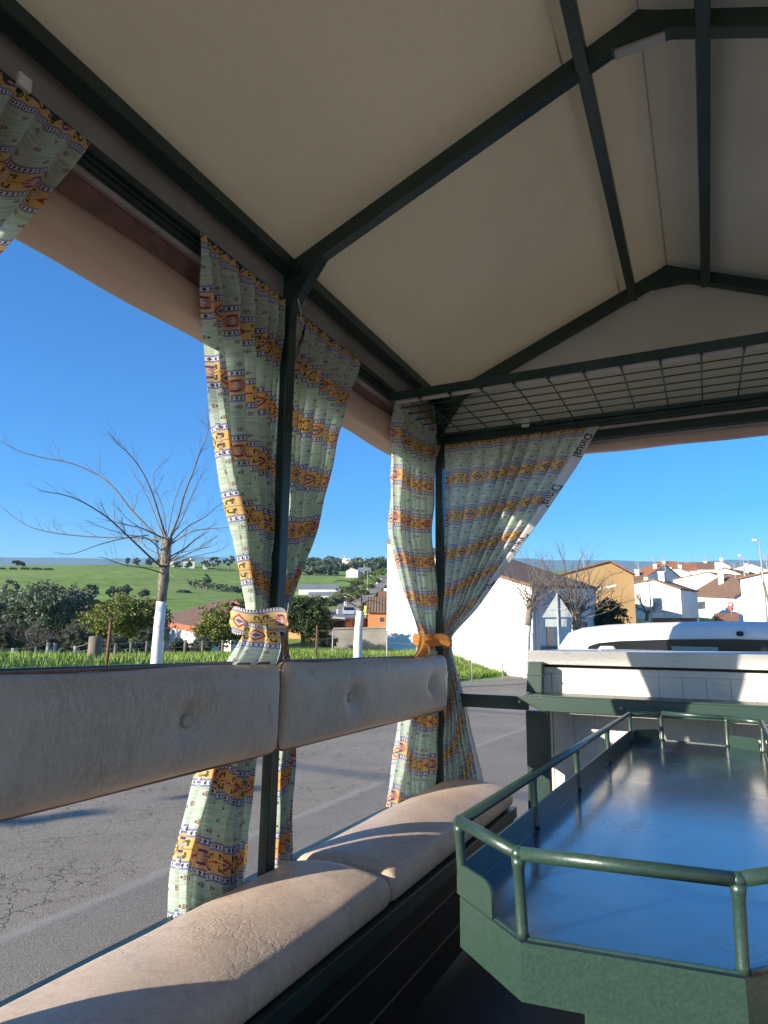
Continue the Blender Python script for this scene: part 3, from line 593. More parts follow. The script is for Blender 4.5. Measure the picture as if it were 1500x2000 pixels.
for i in range(n): 
    a,b_=rim[i],rim[(i+1)%n]; mb.tube([(a[0],a[1],ZR),(b_[0],b_[1],ZR)],.0098,16)
    mb.tube([(a[0],a[1],ZR-.0098),(a[0],a[1],ZR-.0085),(a[0],a[1],ZR-.004),(a[0],a[1],ZR),(a[0],a[1],ZR+.004),(a[0],a[1],ZR+.0085),(a[0],a[1],ZR+.0098)],[.003,.006,.0096,.0107,.0096,.006,.003],16)
mb.build('top_rail',M['hammer'],tb)
def lerp2(a,b_,t): return (a[0]+(b_[0]-a[0])*t,a[1]+(b_[1]-a[1])*t)
posts=[rim[0],rim[1],rim[2],rim[3],rim[4],rim[5],rim[6],rim[7]]+[lerp2(rim[0],rim[7],t) for t in (.23,.46,.72)]+[lerp2(rim[3],rim[4],t) for t in (.23,.46,.72)]
for p in posts:
    mb=MB(); q=(p[0]+(cx-p[0])*.012,p[1]+(cy-p[1])*.006); mb.tube([(p[0],p[1],ZR-.004),(p[0],p[1],ZR-.014),(p[0]*.9+q[0]*.1,p[1]*.9+q[1]*.1,ZR-.022),(q[0],q[1],ZT+.008),(q[0],q[1],ZT+.001)],[.0105,.0098,.0082,.0082,.0105],14); mb.build('rail_post',M['hammer'],tb)
mb=MB(); mb.box((-.20,1.10,.86),(.02,1.16,ZT-.012)); mb.build('pedestal',M['hammer'],tb,bevel=.004)
mb=MB(); mb.box((-.20,2.7,.86),(.02,2.76,ZT-.012)); mb.build('pedestal',M['hammer'],tb,bevel=.004)
# ============================================================ CURTAINS
def interp(pl,z):
    for (y0,z0),(y1,z1) in zip(pl,pl[1:]):
        if z<=z0 and z>=z1:
            t=(z0-z)/max(1e-6,z0-z1); return y0+(y1-y0)*t
    return pl[0][0] if z>pl[0][1] else pl[-1][0]
def smooth(a,k):
    a=np.array(a); 
    for _ in range(k): a[1:-1]=(a[:-2]+a[1:-1]*2+a[2:])/4
    return a
def curtain(label,Lp,Rp,plane,Wf,nf,seed,vtop,ztie=2.07,selv=0,zbot=None,amp=1,pos=None):
    axn,val=plane; k=1 if axn==0 else 0
    LL=[(ax(axn,val,*p)[k],ax(axn,val,*p)[2]) for p in Lp]; RR=[(ax(axn,val,*p)[k],ax(axn,val,*p)[2]) for p in Rp]
    if pos: LL,RR=pos(LL,RR)
    z0=3.208 if axn==0 else 3.085; zb=zbot if zbot else min(LL[-1][1],RR[-1][1])
    NR=170; NC=int(nf*15)+1; rr=random.Random(seed)
    zz=[z0+(zb-z0)*(i/(NR-1)) for i in range(NR)]
    yl=smooth([interp(LL,z) for z in zz],10); yr=smooth([interp(RR,z) for z in zz],10)
    ph=[rr.random()*6.28 for _ in range(6)]; 
    # irregular fold spacing
    knots=np.cumsum([rr.uniform(.55,1.5) for _ in range(nf)]); knots=np.r_[0,knots]/knots[-1]; hs=[rr.uniform(.6,1.25) for _ in range(nf)]
    P=np.zeros((NR,NC,3)); 
    for i,z in enumerate(zz):
        w=abs(yr[i]-yl[i]); ex=max(0,1-(w/Wf)**2); a=min(.030,.42*math.sqrt(ex)*Wf/nf)*amp; 
        fine=ss(z0-z,.16,0)
        dt=abs(z-ztie); pin=ss(dt,0,.35); a=a*(.55+.45*pin)
        for j in range(NC):
            u=j/(NC-1); q=np.searchsorted(knots,u,side='right')-1; q=min(nf-1,max(0,q)); f=(u-knots[q])/(knots[q+1]-knots[q])
            wob=.10*math.sin(z*5+ph[0]+q)*(1-fine); s_=math.sin(2*math.pi*(f+wob*.4)); c_=math.cos(2*math.pi*f)
            dpt=a*hs[q]*1.25*s_*(1-.88*fine)+.005*fine*math.sin(u*nf*2.6*6.28+ph[1])+.004*math.sin(z*9+u*7+ph[2])+.003*math.sin(z*23+u*31+ph[3])
            y=yl[i]+(yr[i]-yl[i])*u + (c_*.30*min(a,w*.12)*(1-fine))*(1 if yr[i]>yl[i] else -1)*(0 if u in(0,1) else 1)
            if selv: dpt*=.15+.85*ss(1-u,.01,.10)
            off=.03*ss(z0-z,0,.25) 
            if axn==0: P[i,j]=(val+.028-off+dpt,y,z)
            else: P[i,j]=(y,val-.03+off*.6+dpt,z)
            if i==0: P[i,j,2]+=.004*math.sin(u*nf*4.2*6.28)
    base=P.copy()
    seg=np.linalg.norm(np.diff(np.c_[ (yl[:,None]+(yr-yl)[:,None]*np.linspace(0,1,NC)[None,:])[...,None], np.repeat(np.array(zz)[:,None,None],NC,1)].reshape(NR,NC,2),axis=0),axis=2); V=np.vstack([np.zeros((1,NC)),np.cumsum(seg,axis=0)])+vtop
    mb=MB(); idx=lambda i,j:i*NC+j
    fs=[(idx(i,j),idx(i,j+1),idx(i+1,j+1),idx(i+1,j)) for i in range(NR-1) for j in range(NC-1)]
    me=bpy.data.meshes.new('curtain'); me.from_pydata([tuple(p) for p in P.reshape(-1,3)],[],fs); me.polygons.foreach_set('use_smooth',[True]*len(fs)); uvl=me.uv_layers.new(name='UVMap')
    co=[]
    for f in fs:
        for vi in f:
            i,j=divmod(vi,NC); uu=j/(NC-1)*Wf
            co+=[uu,V[i,j]]
    if selv:
        js=int(NC*(1-selv))
        for fi,f in enumerate(fs):
            if min(v%NC for v in f)>=js:
                for c in range(4): co[(fi*4+c)*2]+=10
    uvl.data.foreach_set('uv',co); me.materials.append(M['curtain']); me.update()
    o=bpy.data.objects.new('curtain',me); COL.objects.link(o); tag(o,label,'curtain','patterned curtains tied along the wagon sides')
    return o,P,V
XP=XL-.035
cA=curtain('near full patterned curtain left of the first post, gathered by the patterned sash',[(375,448),(395,620),(430,870),(462,1040),(480,1130),(490,1190),(487,1240),(455,1290),(410,1450),(366,1600),(345,1700),(343,1770)],
 [(586,612),(577,670),(568,760),(556,850),(540,960),(546,1065),(534,1110),(528,1185),(530,1240),(524,1290),(508,1450),(500,1500),(492,1600),(482,1700),(477,1760)],(0,XP),.80,8,11,.165,zbot=1.20)
cB=curtain('narrow patterned curtain on the far side of the first post, gathered by the patterned sash',[(588,625),(576,700),(568,800),(560,950),(553,1060),(546,1185),(546,1240),(545,1290),(535,1470),(530,1700)],
 [(692,714),(672,800),(650,900),(625,990),(598,1080),(565,1175),(555,1230),(563,1290),(567,1470),(562,1665)],(0,XP),.60,6,5,.165,zbot=1.20)
cC=curtain('patterned side curtain at the front corner post, held by the orange sash',[(763,775),(767,900),(764,1033),(785,1127),(806,1200),(822,1243),(815,1290),(800,1340),(783,1415),(757,1575)],
 [(858,858),(841,900),(836,1068),(847,1145),(850,1243),(846,1290),(845,1400),(842,1540)],(0,XP),.85,7,8,.165,zbot=1.20)
cD=curtain('broad patterned front curtain with printed white edge drawn to the corner post',[(873,862),(870,1000),(866,1100),(863,1200),(861,1245),(866,1290),(872,1380),(866,1450),(868,1530)],
 [(1174,832),(1135,900),(1071,994),(985,1113),(932,1190),(880,1245),(888,1290),(905,1350),(922,1430),(940,1505),(950,1560)],(1,3.43),1.10,9,21,.165,selv=.075,zbot=1.20)
def pos0(LL,RR):
    return [(.36,3.3),(.36,2.07),(.10,1.6),(0.0,1.1)],[RR[0],(RR[1][0],RR[1][1]),(RR[2][0],RR[2][1]),(.62,2.4),(.45,2.07),(.65,1.6),(.75,1.1)]
c0=curtain('cropped patterned curtain at the top left edge of the view',[(0,300),(0,400)],[(172,268),(130,335),(85,402),(0,492)],(0,XP),.85,8,31,.165,zbot=1.20,pos=pos0)
# printed words on selvage
def word_on(cur,P,V,v0,size):
    NR,NC,_=P.shape; cu=bpy.data.curves.new('t','FONT'); cu.body='Dinual'; cu.size=1; cu.shear=.35; cu.offset=.012; to=bpy.data.objects.new('t',cu); COL.objects.link(to)
    dg=bpy.context.evaluated_depsgraph_get(); me=bpy.data.meshes.new_from_object(to.evaluated_get(dg)); bpy.data.objects.remove(to)
    col=NC-4; Vc=V[:,col]; base_u=1-.030
    for v in me.vertices:
        t=v0+v.co.x*size; h=v.co.y*size
        i=int(np.clip(np.searchsorted(Vc,t),1,NR-2)); f=(t-Vc[i-1])/max(1e-6,Vc[i]-Vc[i-1])
        wv=np.linalg.norm(P[i,NC-1]-P[i,NC-6])+1e-6; a=P[i-1]*(1-f)+P[i]*f
        j=(NC-1)-(.008+.036-h)/(wv/5); j=min(NC-1.001,max(2,j)); j0=int(j); g=j-j0
        p=a[j0]*(1-g)+a[min(NC-1,j0+1)]*g; e1=P[i+1,j0]-P[i-1,j0]; e2=P[i,j0+1]-P[i,j0]; nn=np.cross(e1,e2); nn/=np.linalg.norm(nn)+1e-9
        if nn[1]>0: nn=-nn
        v.co=Vector(p+nn*.007)
    me.materials.clear(); me.materials.append(M['ink']); o=bpy.data.objects.new('printed_word',me); COL.objects.link(o); adopt(o,cur); return o
for v0 in (.20,.50,.80,1.10): word_on(cD[0],cD[1],cD[2],v0,.052)
# sashes
def band(name,label,c,rx,ry,z0,z1,mat,tilt=0,seed=1,drop=0):
    rr=random.Random(seed); K=48; H=10; vs=[];fs=[];ph=rr.random()*6
    for i in range(H+1):
        for k in range(K):
            a=2*math.pi*k/K; t=i/H; b=1+.10*math.sin(t*math.pi)+.03*math.sin(t*14+a*2+ph)
            vs.append((c[0]+rx*b*math.cos(a),c[1]+ry*b*math.sin(a),z0+(z1-z0)*t+.006*math.sin(a*3+ph)+tilt*math.sin(a)))
    for i in range(H):
        for k in range(K): fs.append((i*K+k,i*K+(k+1)%K,(i+1)*K+(k+1)%K,(i+1)*K+k))
    me=bpy.data.meshes.new(name); me.from_pydata(vs,[],fs); me.polygons.foreach_set('use_smooth',[True]*len(fs)); uvl=me.uv_layers.new(name='UVMap'); co=[]
    for f in fs:
        ks=[v%K for v in f]
        for v in f:
            k=v%K; k=K if (k==0 and max(ks)==K-1) else k
            co+=[k/K*.38-.005,.118+(v//K)/H*.085]
    uvl.data.foreach_set('uv',co); me.materials.append(mat); o=bpy.data.objects.new(name,me); COL.objects.link(o); tag(o,label,'tie-back'); return o
def tail(name,quad,mat,parent,uo=(.0,.1),nn=26,folds=2.5,thick=.008,x_out=.02):
    A,B,C_,D_=[Vector(q) for q in quad]; vs=[];fs=[];uvc=[]
    for i in range(nn+1):
        for j in range(nn+1):
            s=i/nn;t=j/nn; p=(A.lerp(B,t)).lerp(D_.lerp(C_,t),s); p.x+=math.sin(t*folds*6.28+s)*x_out*(.3+s*.7)+.015*math.sin(s*3.1); vs.append(p); uvc.append((uo[0]+t*.13,uo[1]+s*.17))
    for i in range(nn):
        for j in range(nn): a=i*(nn+1)+j; fs.append((a,a+1,a+nn+2,a+nn+1))
    me=bpy.data.meshes.new(name); me.from_pydata(vs,[],fs); me.polygons.foreach_set('use_smooth',[True]*len(fs)); uvl=me.uv_layers.new(name='UVMap'); co=[]
    for f in fs:
        for v in f: co+=list(uvc[v])
    uvl.data.foreach_set('uv',co); me.materials.append(mat); o=bpy.data.objects.new(name,me); COL.objects.link(o); adopt(o,parent); return o
pa=ax(0,XL,515,1190);pb=ax(0,XL,515,1237); ca=(ax(0,XL,477,1210).y+ax(0,XL,555,1210).y)/2; wa=(ax(0,XL,555,1210).y-ax(0,XL,477,1210).y)/2
sA=band('sash','patterned cloth sash tied round the near post and its curtains',(XL-.02,ca,0),.072,wa,pb.z,pa.z,M['curtain'],seed=4)
xq=XL+.05
tail('sash_tail',[ax(0,xq,478,1215),ax(0,xq,545,1228),ax(0,xq,540,1300),ax(0,xq,442,1300)],M['curtain'],sA,(.05,.115))
pa=ax(0,XL,850,1240);pb=ax(0,XL,850,1264); yc=(ax(0,XL,822,1250).y+3.47)/2
sC=band('sash','plain orange cloth sash tied round the front corner post',(XL+.0,yc,0),.075,3.47-yc+.01,pb.z,pa.z,M['orange_cloth'],seed=9,tilt=-.004)
tail('sash_tail',[ax(0,xq,820,1236),ax(0,xq,836,1262),ax(0,xq,818,1290),ax(0,xq,797,1290)],M['orange_cloth'],sC,(.3,.3),folds=1.2)
# hooks
def hook(p,label,sc=1):
    mb=MB(); pts_=[]
    for q in range(0,230,18): pts_.append(Vector((0,.014*math.cos(rad(q-20)),.014*math.sin(rad(q-20))+.04)))
    pts_+= [Vector((0,-.004,.018)),Vector((0,.004,0))]
    for q in range(90,-170,-20): pts_.append(Vector((0,.011*math.cos(rad(q)),.011*math.sin(rad(q))-.02)))
    mb.tube([Vector(p)+v*sc for v in pts_],.0022*sc,8); o=mb.build('s_hook',M['steel']); return tag(o,label,'hook')
h=ax(0,XL+.04,588,600); hook((XL+.04,h.y,h.z-.035),'steel S hook hanging at the top of the first post',1.5)
h=ax(0,XL+.03,850,875); hook((XL+.035,h.y-.0,h.z),'small steel hook on the front corner post',.9)
# ============================================================ TRUCK
trk=empty('white_truck',(.05,5,0),'white truck with slatted white cargo box parked ahead of the wagon','truck')
YB=3.64; BX0,BX1=-.835,.93; zl0=ax(1,YB,1037,1297).z; zl1=ax(1,YB,1037,1270).z
mb=MB(); xs=BX0; 
mb.box((BX0,YB+.01,.75),(BX1,YB+.05,zl0)); mb.box((BX0,YB+.05,.75),(BX0+.03,5.0,zl0)); mb.box((BX1-.03,YB+.05,.75),(BX1,5.0,zl0)); mb.build('cargo_box',M['panel'],trk)
for k in range(17):
    xa=BX0+.075+k*.105; xe=min(xa+.1035,BX1-.005)
    if xa>BX1-.03: break
    mb=MB(); mb.box((xa,YB-.002,.80),(xe,YB+.009,zl0-.0445)); mb.build('slat',M['panel'],trk,bevel=.0012)
mb=MB(); mb.box((BX0,YB-.004,zl0-.044),(BX1,YB+.009,zl0-.012)); mb.box((BX0,YB-.004,.76),(BX0+.072,YB+.009,zl0-.046)); mb.build('box_frame',M['panel'],trk,bevel=.002)
mb=MB(); mb.box((BX0-.035,YB-.05,zl0+.002),(BX1+.035,5.0,zl1)); mb.build('box_lid',M['panel'],trk,bevel=.006)
mb=MB(); mb.box((BX0,YB-.012,zl0-.011),(BX1,YB+.005,zl0+.001)); mb.build('lid_seam',M['black'],trk)
p=ax(1,YB+.05,1185,1264); mb=MB(); mb.tube([(p.x-.04,YB+.05,zl1+.008),(p.x-.025,YB+.05,zl1+.018),(p.x+.03,YB+.05,zl1+.02),(p.x+.045,YB+.05,zl1+.008)],[.008,.011,.010,.006],10); mb.build('lid_handle',M['whiteclip'],trk)
# cab: loft of sections along y, roof visible
def cabz(px,py,y): return ax(1,y,px,py)
yr=5.05
rt=[cabz(1090,1262,yr),cabz(1108,1236,yr),cabz(1135,1226,yr),cabz(1185,1220,yr),cabz(1260,1216,yr),cabz(1380,1213,yr),cabz(1500,1213,yr)]
half=[(p.x,p.z) for p in rt]; cxm=.10
prof=[(x,z) for x,z in half if x<cxm]; prof+= [(2*cxm-x,z) for x,z in reversed(prof)]
zc=max(z for x,z in prof); 
secs=[(4.98,-.10,.995),(5.02,-.035,1.0),(5.10,0,1.0),(5.5,.012,1.0),(6.1,.012,1.0),(6.6,-.03,.98),(6.9,-.12,.94)]
mb=MB(); vs=[]
low=[(prof[0][0]-.05,1.5),(prof[0][0]-.06,1.1)]
full=[(low[1][0],1.1),(low[0][0],1.5)]+prof+[(2*cxm-low[0][0],1.5),(2*cxm-low[1][0],1.1)]
# densify by subdividing
for (y,dz,sc) in secs:
    for x,z in full: vs.append((cxm+(x-cxm)*sc,y,z+(dz if z>1.7 else 0)))
nf_=len(full)
fs=[(j*nf_+i,j*nf_+i+1,(j+1)*nf_+i+1,(j+1)*nf_+i) for j in range(len(secs)-1) for i in range(nf_-1)]
fs+=[tuple(range(nf_)),tuple((len(secs)-1)*nf_+i for i in range(nf_-1,-1,-1))]
mb.add(vs,fs,True); cab=mb.build('cab',M['carwhite'],trk)
mb=MB(); mb.box((-.80,6.9,.55),(1.0,8.0,1.35)); mb.box((-.80,3.8,.55),(1.0,6.9,.749)); mb.build('hood',M['carwhite'],trk,bevel=.06)
# rear window : rounded dark band above lid
w0=cabz(1140,1275,4.975); pts_w=[]
ytop=[(1143,1275),(1150,1262),(1168,1256),(1210,1252),(1300,1249),(1400,1248),(1500,1248)]
tw_=[cabz(a,b,4.972) for a,b in ytop]; L_=[(p.x,p.z) for p in tw_ if p.x<cxm]; poly=[(x,4.972,z) for x,z in L_]+[(2*cxm-x,4.972,z) for x,z in reversed(L_)]
poly+=[(poly[-1][0],4.972,1.70),(poly[0][0],4.972,1.70)]
mb=MB(); mb.prism(poly,(0,-.006,0)); gw=mb.build('rear_window',M['glass'],trk)
a=cabz(1310,1262,4.96);b_=cabz(1403,1264,4.96)
mb=MB(); mb.prism([(a.x,4.955,a.z),(b_.x,4.955,b_.z),(b_.x-.01,4.955,b_.z-.08),(a.x+.02,4.955,a.z-.08)],(0,.008,0)); mb.build('mesh_cover',M['cover'],trk)
p=cabz(1444,1238,5.04); mb=MB(); mb.tube([(p.x,4.985,p.z),(p.x,4.93,p.z+.004)],[.018,.012],12); mb.tube([(p.x-.02,4.96,p.z),(p.x+.02,4.96,p.z)],[.014,.014],10); mb.build('antenna_base',M['black'],trk)  # black antenna base at the back of the cab, not a lamp
for X in (-.72,.90):
    for y in (4.3,7.2):
        mb=MB(); mb.tube([(X-.1,y,.36),(X+.1,y,.36)],.36,28); mb.build('wheel',M['rubber'],trk)
# ============================================================ VEGETATION
def crown_mesh(centers,nleaf,size,seed,flat=.8,rs=None):
    """centers: list of (Vector,rx,rz); leaf quads through the volume, clumped"""
    g=np.random.default_rng(seed); tot=sum(c[1]**2 for c in centers); V=[];
    for c,rx,rz in centers:
        k=int(nleaf*rx**2/tot); ncl=max(4,int(k/28)); 
        d=g.normal(size=(ncl,3)); d/=np.linalg.norm(d,axis=1)[:,None]; rad_=g.uniform(.45,1.05,ncl)[:,None]; cc=d*rad_*np.array([rx,rx,rz])+np.array(c)
        for q in cc:
            s=g.normal(size=(28,3))*np.array([1,1,.7])*rx*.13; pos=q+s
            a=g.normal(size=(28,3)); a/=np.linalg.norm(a,axis=1)[:,None]; b=g.normal(size=(28,3)); b-=a*(a*b).sum(1)[:,None]; b/=np.linalg.norm(b,axis=1)[:,None]
            sz=size*g.uniform(.6,1.3,28)[:,None]
            V.append(np.stack([pos-a*sz,pos-b*sz*.5,pos+a*sz,pos+b*sz*.5],1))
    V=np.concatenate(V).reshape(-1,3); n=len(V)//4
    me=bpy.data.meshes.new('crown'); me.vertices.add(len(V)); me.vertices.foreach_set('co',V.ravel()); me.loops.add(n*4); me.loops.foreach_set('vertex_index',np.arange(n*4,dtype=np.int32)); me.polygons.add(n)
    me.polygons.foreach_set('loop_start',np.arange(n,dtype=np.int32)*4); me.polygons.foreach_set('loop_total',np.full(n,4,dtype=np.int32)); me.update(); me.validate(); return me
def leafy(name,label,px,d,pytop,wpx,mat,nleaf=4000,seed=1,leaf=.09,nc=5,group=None,trunk=.35,base=None):
    b=G(px,d) if base is None else base; top=PX(px,pytop,d).z; H=top-b.z; w=wpx*d/F/2*.98
    if H<.5: H=.5
    rr=random.Random(seed); root=empty(name,b,label,'bush' if 'bush' in name or 'shrub' in name else 'tree',group)
    cs=[]
    zc=b.z+H*(trunk+(1-trunk)/2); rz=H*(1-trunk)/2
    for k in range(nc):
        a=k*6.28/nc+rr.random(); r=w*.45 if nc>1 else 0; cs.append((Vector((b.x+math.cos(a)*r,b.y+math.sin(a)*r,zc+rr.uniform(-.35,.3)*rz)),w*rr.uniform(.45,.68),rz*rr.uniform(.45,.75)))
    cs.append((Vector((b.x,b.y,zc+rz*.35)),w*.55,rz*.62))
    me=crown_mesh(cs,nleaf,leaf,seed); me.materials.append(mat); o=bpy.data.objects.new('crown',me); COL.objects.link(o); adopt(o,root)
    mb=MB(); mb.tube([b+Vector((0,0,-.5)),b+Vector((.02*H,0,H*.25)),b+Vector((0,.03*H,H*(trunk+.3)))],[.045*H*.8,.03*H,.012*H],8)
    for c,rx,rz_ in cs: mb.tube([b+Vector((0,0,H*.25)),(b+Vector((0,0,H*.35))).lerp(c,.5),c],[.02*H,.012*H,.005*H],6)
    mb.build('trunk',M['bark'],root); return root
lf=[(20,40,1150,120,1),(70,37,1140,110,2),(125,39,1137,110,3),(160,42,1150,70,4),(-40,38,1165,120,5),(85,48,1133,90,6),(200,34,1178,70,7)]
lab=['silvery olive tree at the left edge, second in its row','tall olive tree in the middle of the left thicket','round topped olive tree at the right of the left thicket','small olive tree touching the right side of the thicket','low silvery olive tree cut by the left edge','olive tree rising behind the left thicket','low dark olive bush between the thicket and the yellow green tree']
for (px,d,pt,w,s),l in zip(lf,lab): leafy('olive_tree',l,px,d,pt-4,w*1.3,M['olive'] if s!=7 else M['darkleaf'],11000,s,.10,7,'olive trees behind the left fence',trunk=.04)
leafy('leafy_tree','yellow green leafy tree behind the rusty pole',240,33,1162,150,M['yellowgreen'],15000,21,.075,8,trunk=.25)
leafy('leafy_tree','green leafy tree in front of the tiled house',432,30,1176,98,M['yellowgreen'],11000,22,.065,7,trunk=.12)
leafy('leafy_tree','small citrus tree behind the patterned sash',478,33,1152,78,M['darkleaf'],7000,23,.065,6,trunk=.2)
leafy('leafy_tree','dark leafy tree right of the near post',592,31,1163,118,M['darkleaf'],16000,24,.07,8,trunk=.12)
leafy('leafy_tree','dark evergreen tree against the ochre building',1182,44,1163,78,M['darkleaf'],9000,25,.09,6,trunk=.02)
for i,(px,d,pt,w,l) in enumerate([(15,26,1215,60,'grey scrub at the far left fence'),(75,27,1222,60,'grey scrub beside the striped fence post'),(150,28,1212,70,'brown scrub left of the thick wooden post'),(225,27,1240,60,'scrub under the yellow green tree'),(285,29,1225,45,'grey bramble left of the whitewashed trunk'),(350,30,1245,45,'bramble along the white house wall'),(395,28,1243,40,'bramble beside the leafy tree'),(640,34,1240,40,'dark scrub left of the concrete wall')]):
    leafy('scrub_bush',l,px,d,pt,w,M['greyleaf'],4200,60+i,.05,5,'scrub along the fence',trunk=.0)
for i,(px,d,pt,w,l) in enumerate([(173,150,1142,30,'single dark tree standing in the green field'),(213,150,1144,30,'left tree of the joined pair in the field'),(236,152,1142,30,'right tree of the joined pair in the field'),(275,155,1152,24,'faint tree beside the whitewashed trunk'),(398,190,1118,20,'small tree on the far meadow'),(355,185,1168,30,'low tree above the tiled roof'),(455,180,1144,22,'tree at the edge of the far meadow'),(10,160,1130,40,'dark tree at the left edge of the field'),(395,240,1137,14,'tiny bush on the far meadow')]):
    leafy('field_tree',l,px,d,pt,w,M['olive'],900,80+i,.35,4,'trees scattered in the field',trunk=.25 if i<4 else .1)
sk_=[(20,1093,24),(237,1088,12),(255,1089,14),(280,1086,20),(300,1090,16),(415,1085,26),(440,1080,26),(460,1077,26),(480,1082,30),(395,1092,22),(335,1094,16),(360,1095,14)]
for i,(px,pt,w) in enumerate(sk_): leafy('skyline_tree',('lone ' if px<30 else 'round ')+'tree on the skyline, number %d from the left'%(i+1),px,330-i*2,pt,w,M['olive'],500,120+i,.6,3,'trees on the left skyline',trunk=.15)
for o in [o for o in bpy.data.objects if o.name.startswith('skyline_tree')]: o['label']='distant tree on the skyline above the green field'
g=random.Random(5)
for i in range(34):
    row=i%3; px=575+ (i//3)*16.5+g.uniform(-5,5); d=(395,360,325)[row]; pt=(1090,1097,1108)[row]+g.uniform(-3,3)
    if row==2 and px>655: continue
    leafy('hill_tree','tree of the distant wooded hill between the posts',px,d,pt-1,44,M['olive'],1000,200+i,.75,5,'trees of the wooded hill',trunk=.05)
for i in range(16):
    t=i/15; px=668+t*82+g.uniform(-4,4); d=120+t*170; leafy('roadside_tree','yellowish tree beside the far avenue',px-16+ (34-10*t if i%3==1 else 0),d,1162-t*56+g.uniform(-6,3),38-16*t,M['yellowgreen'] if i%3 else M['olive'],1100,300+i,.26,4,'trees lining the far avenue',trunk=.1)
for i in range(10): leafy('roadside_tree','yellowish tree beside the far avenue',590+i*9,118+i,1166+g.uniform(-6,4),36,M['yellowgreen'],1100,330+i,.22,4,'trees lining the far avenue',trunk=.1)
for i in range(13):
    t=i/12; leafy('hedge_bush','low hedge bush on the far meadow',365+t*110,205-t*25,1131+t*18-2,9+(i%3)*4,M['olive'],260,400+i,.28,2,'hedge bushes across the far meadow',trunk=0)
for i in range(9):
    t=i/8; leafy('hedge_bush','dark hedge bush low on the green slope',-10+t*95+ (i%2)*5,300-t*8,1110+(i%3)*1.0,10,M['olive'],240,430+i,.5,2,'dark hedge bushes on the green slope',trunk=0)
# bare trees
def twigs(mb,p,d,r,L,depth,rr,up=.15):
    n=5; pts_=[p.copy()]; q=p.copy(); dd=d.normalized()
    for i in range(n):
        dd=(dd+Vector((rr.gauss(0,.12),rr.gauss(0,.12),rr.gauss(0,.10)+up*.3))).normalized(); q=q+dd*L/n; pts_.append(q.copy())
    mb.tube(pts_,[r*(1-.75*i/n) for i in range(n+1)],5 if r>.01 else 3,False)
    if depth>0:
        for k in range(rr.randint(2,4)):
            i=rr.randint(1,n-1); b=pts_[i]; t=(pts_[i+1]-pts_[i]).normalized(); a=Vector((rr.gauss(0,1),rr.gauss(0,1),rr.gauss(0,.7)+.3)).normalized(); twigs(mb,b,(t*.9+a*.8),r*.5,L*rr.uniform(.35,.6),depth-1,rr,up)
def bare(label,px,pybase,d,pyfork,pywhite,rad0,branches,seed,nauto=10,Lauto=2.0,group='bare pollarded trees along the verge',lean=(0,0)):
    b=G(px,d); fk=PX(px+lean[0],pyfork,d); rr=random.Random(seed); root=empty('bare_tree',b,label,'tree',group)
    wz=PX(px,pywhite,d).z; H=fk.z-b.z
    def at_(t): 
        p=b.lerp(fk,t); return p+Vector((math.sin(t*5+seed)*.03,0,0))
    tw=(wz-b.z)/H
    if tw>.05:
        mb=MB(); mb.tube([at_(tw*i/5)+Vector((0,0,-.3 if i==0 else 0)) for i in range(6)],[rad0*(1.18-.22*i/5) for i in range(6)],16); mb.build('whitewashed_trunk',M['lime'],root)
    tw=max(tw,0)
    mb=MB(); mb.tube([at_(tw+(1-tw)*i/6) for i in range(7)],[rad0*f for f in (.95,.90,1.08,.88,1.02,.95,1.12)],14); mb.build('trunk',M['bark'],root)
    mb=MB()
    for br in branches:
        pp=[PX(x,y,d+dd) for x,y,dd in br[0]]; 
        # smooth polyline
        sm=[]; 
        for i in range(len(pp)-1):
            p0=pp[max(0,i-1)];p1=pp[i];p2=pp[i+1];p3=pp[min(len(pp)-1,i+2)]
            for k in range(4):
                t=k/4; sm.append(.5*((2*p1)+(p2-p0)*t+(2*p0-5*p1+4*p2-p3)*t*t+(3*p1-p0-3*p2+p3)*t**3))
        sm.append(pp[-1]); r0=br[1]*.72; mb.tube(sm,[max(.004,r0*(1-.8*i/len(sm))) for i in range(len(sm))],7)
        for k in range(br[2]):
            i=rr.randint(len(sm)//4,len(sm)-2); t=(sm[i+1]-sm[i]).normalized(); a=Vector((rr.gauss(0,1),rr.gauss(0,1),rr.gauss(0,1)+.4)).normalized(); twigs(mb,sm[i],t*.8+a*.7,r0*.38*(1-.6*i/len(sm)),rr.uniform(.4,.95)*Lauto*.45,1,rr)
    for k in range(nauto):
        a=rr.uniform(0,6.28); e=rr.uniform(.15,1.2); dd=Vector((math.cos(a)*math.cos(e),math.sin(a)*math.cos(e),math.sin(e))); s_=at_(rr.uniform(.82,1)); twigs(mb,s_,dd,rad0*.17,Lauto*rr.uniform(.6,1.1),2,rr)
    mb.build('branches',M['twig'],root); return root
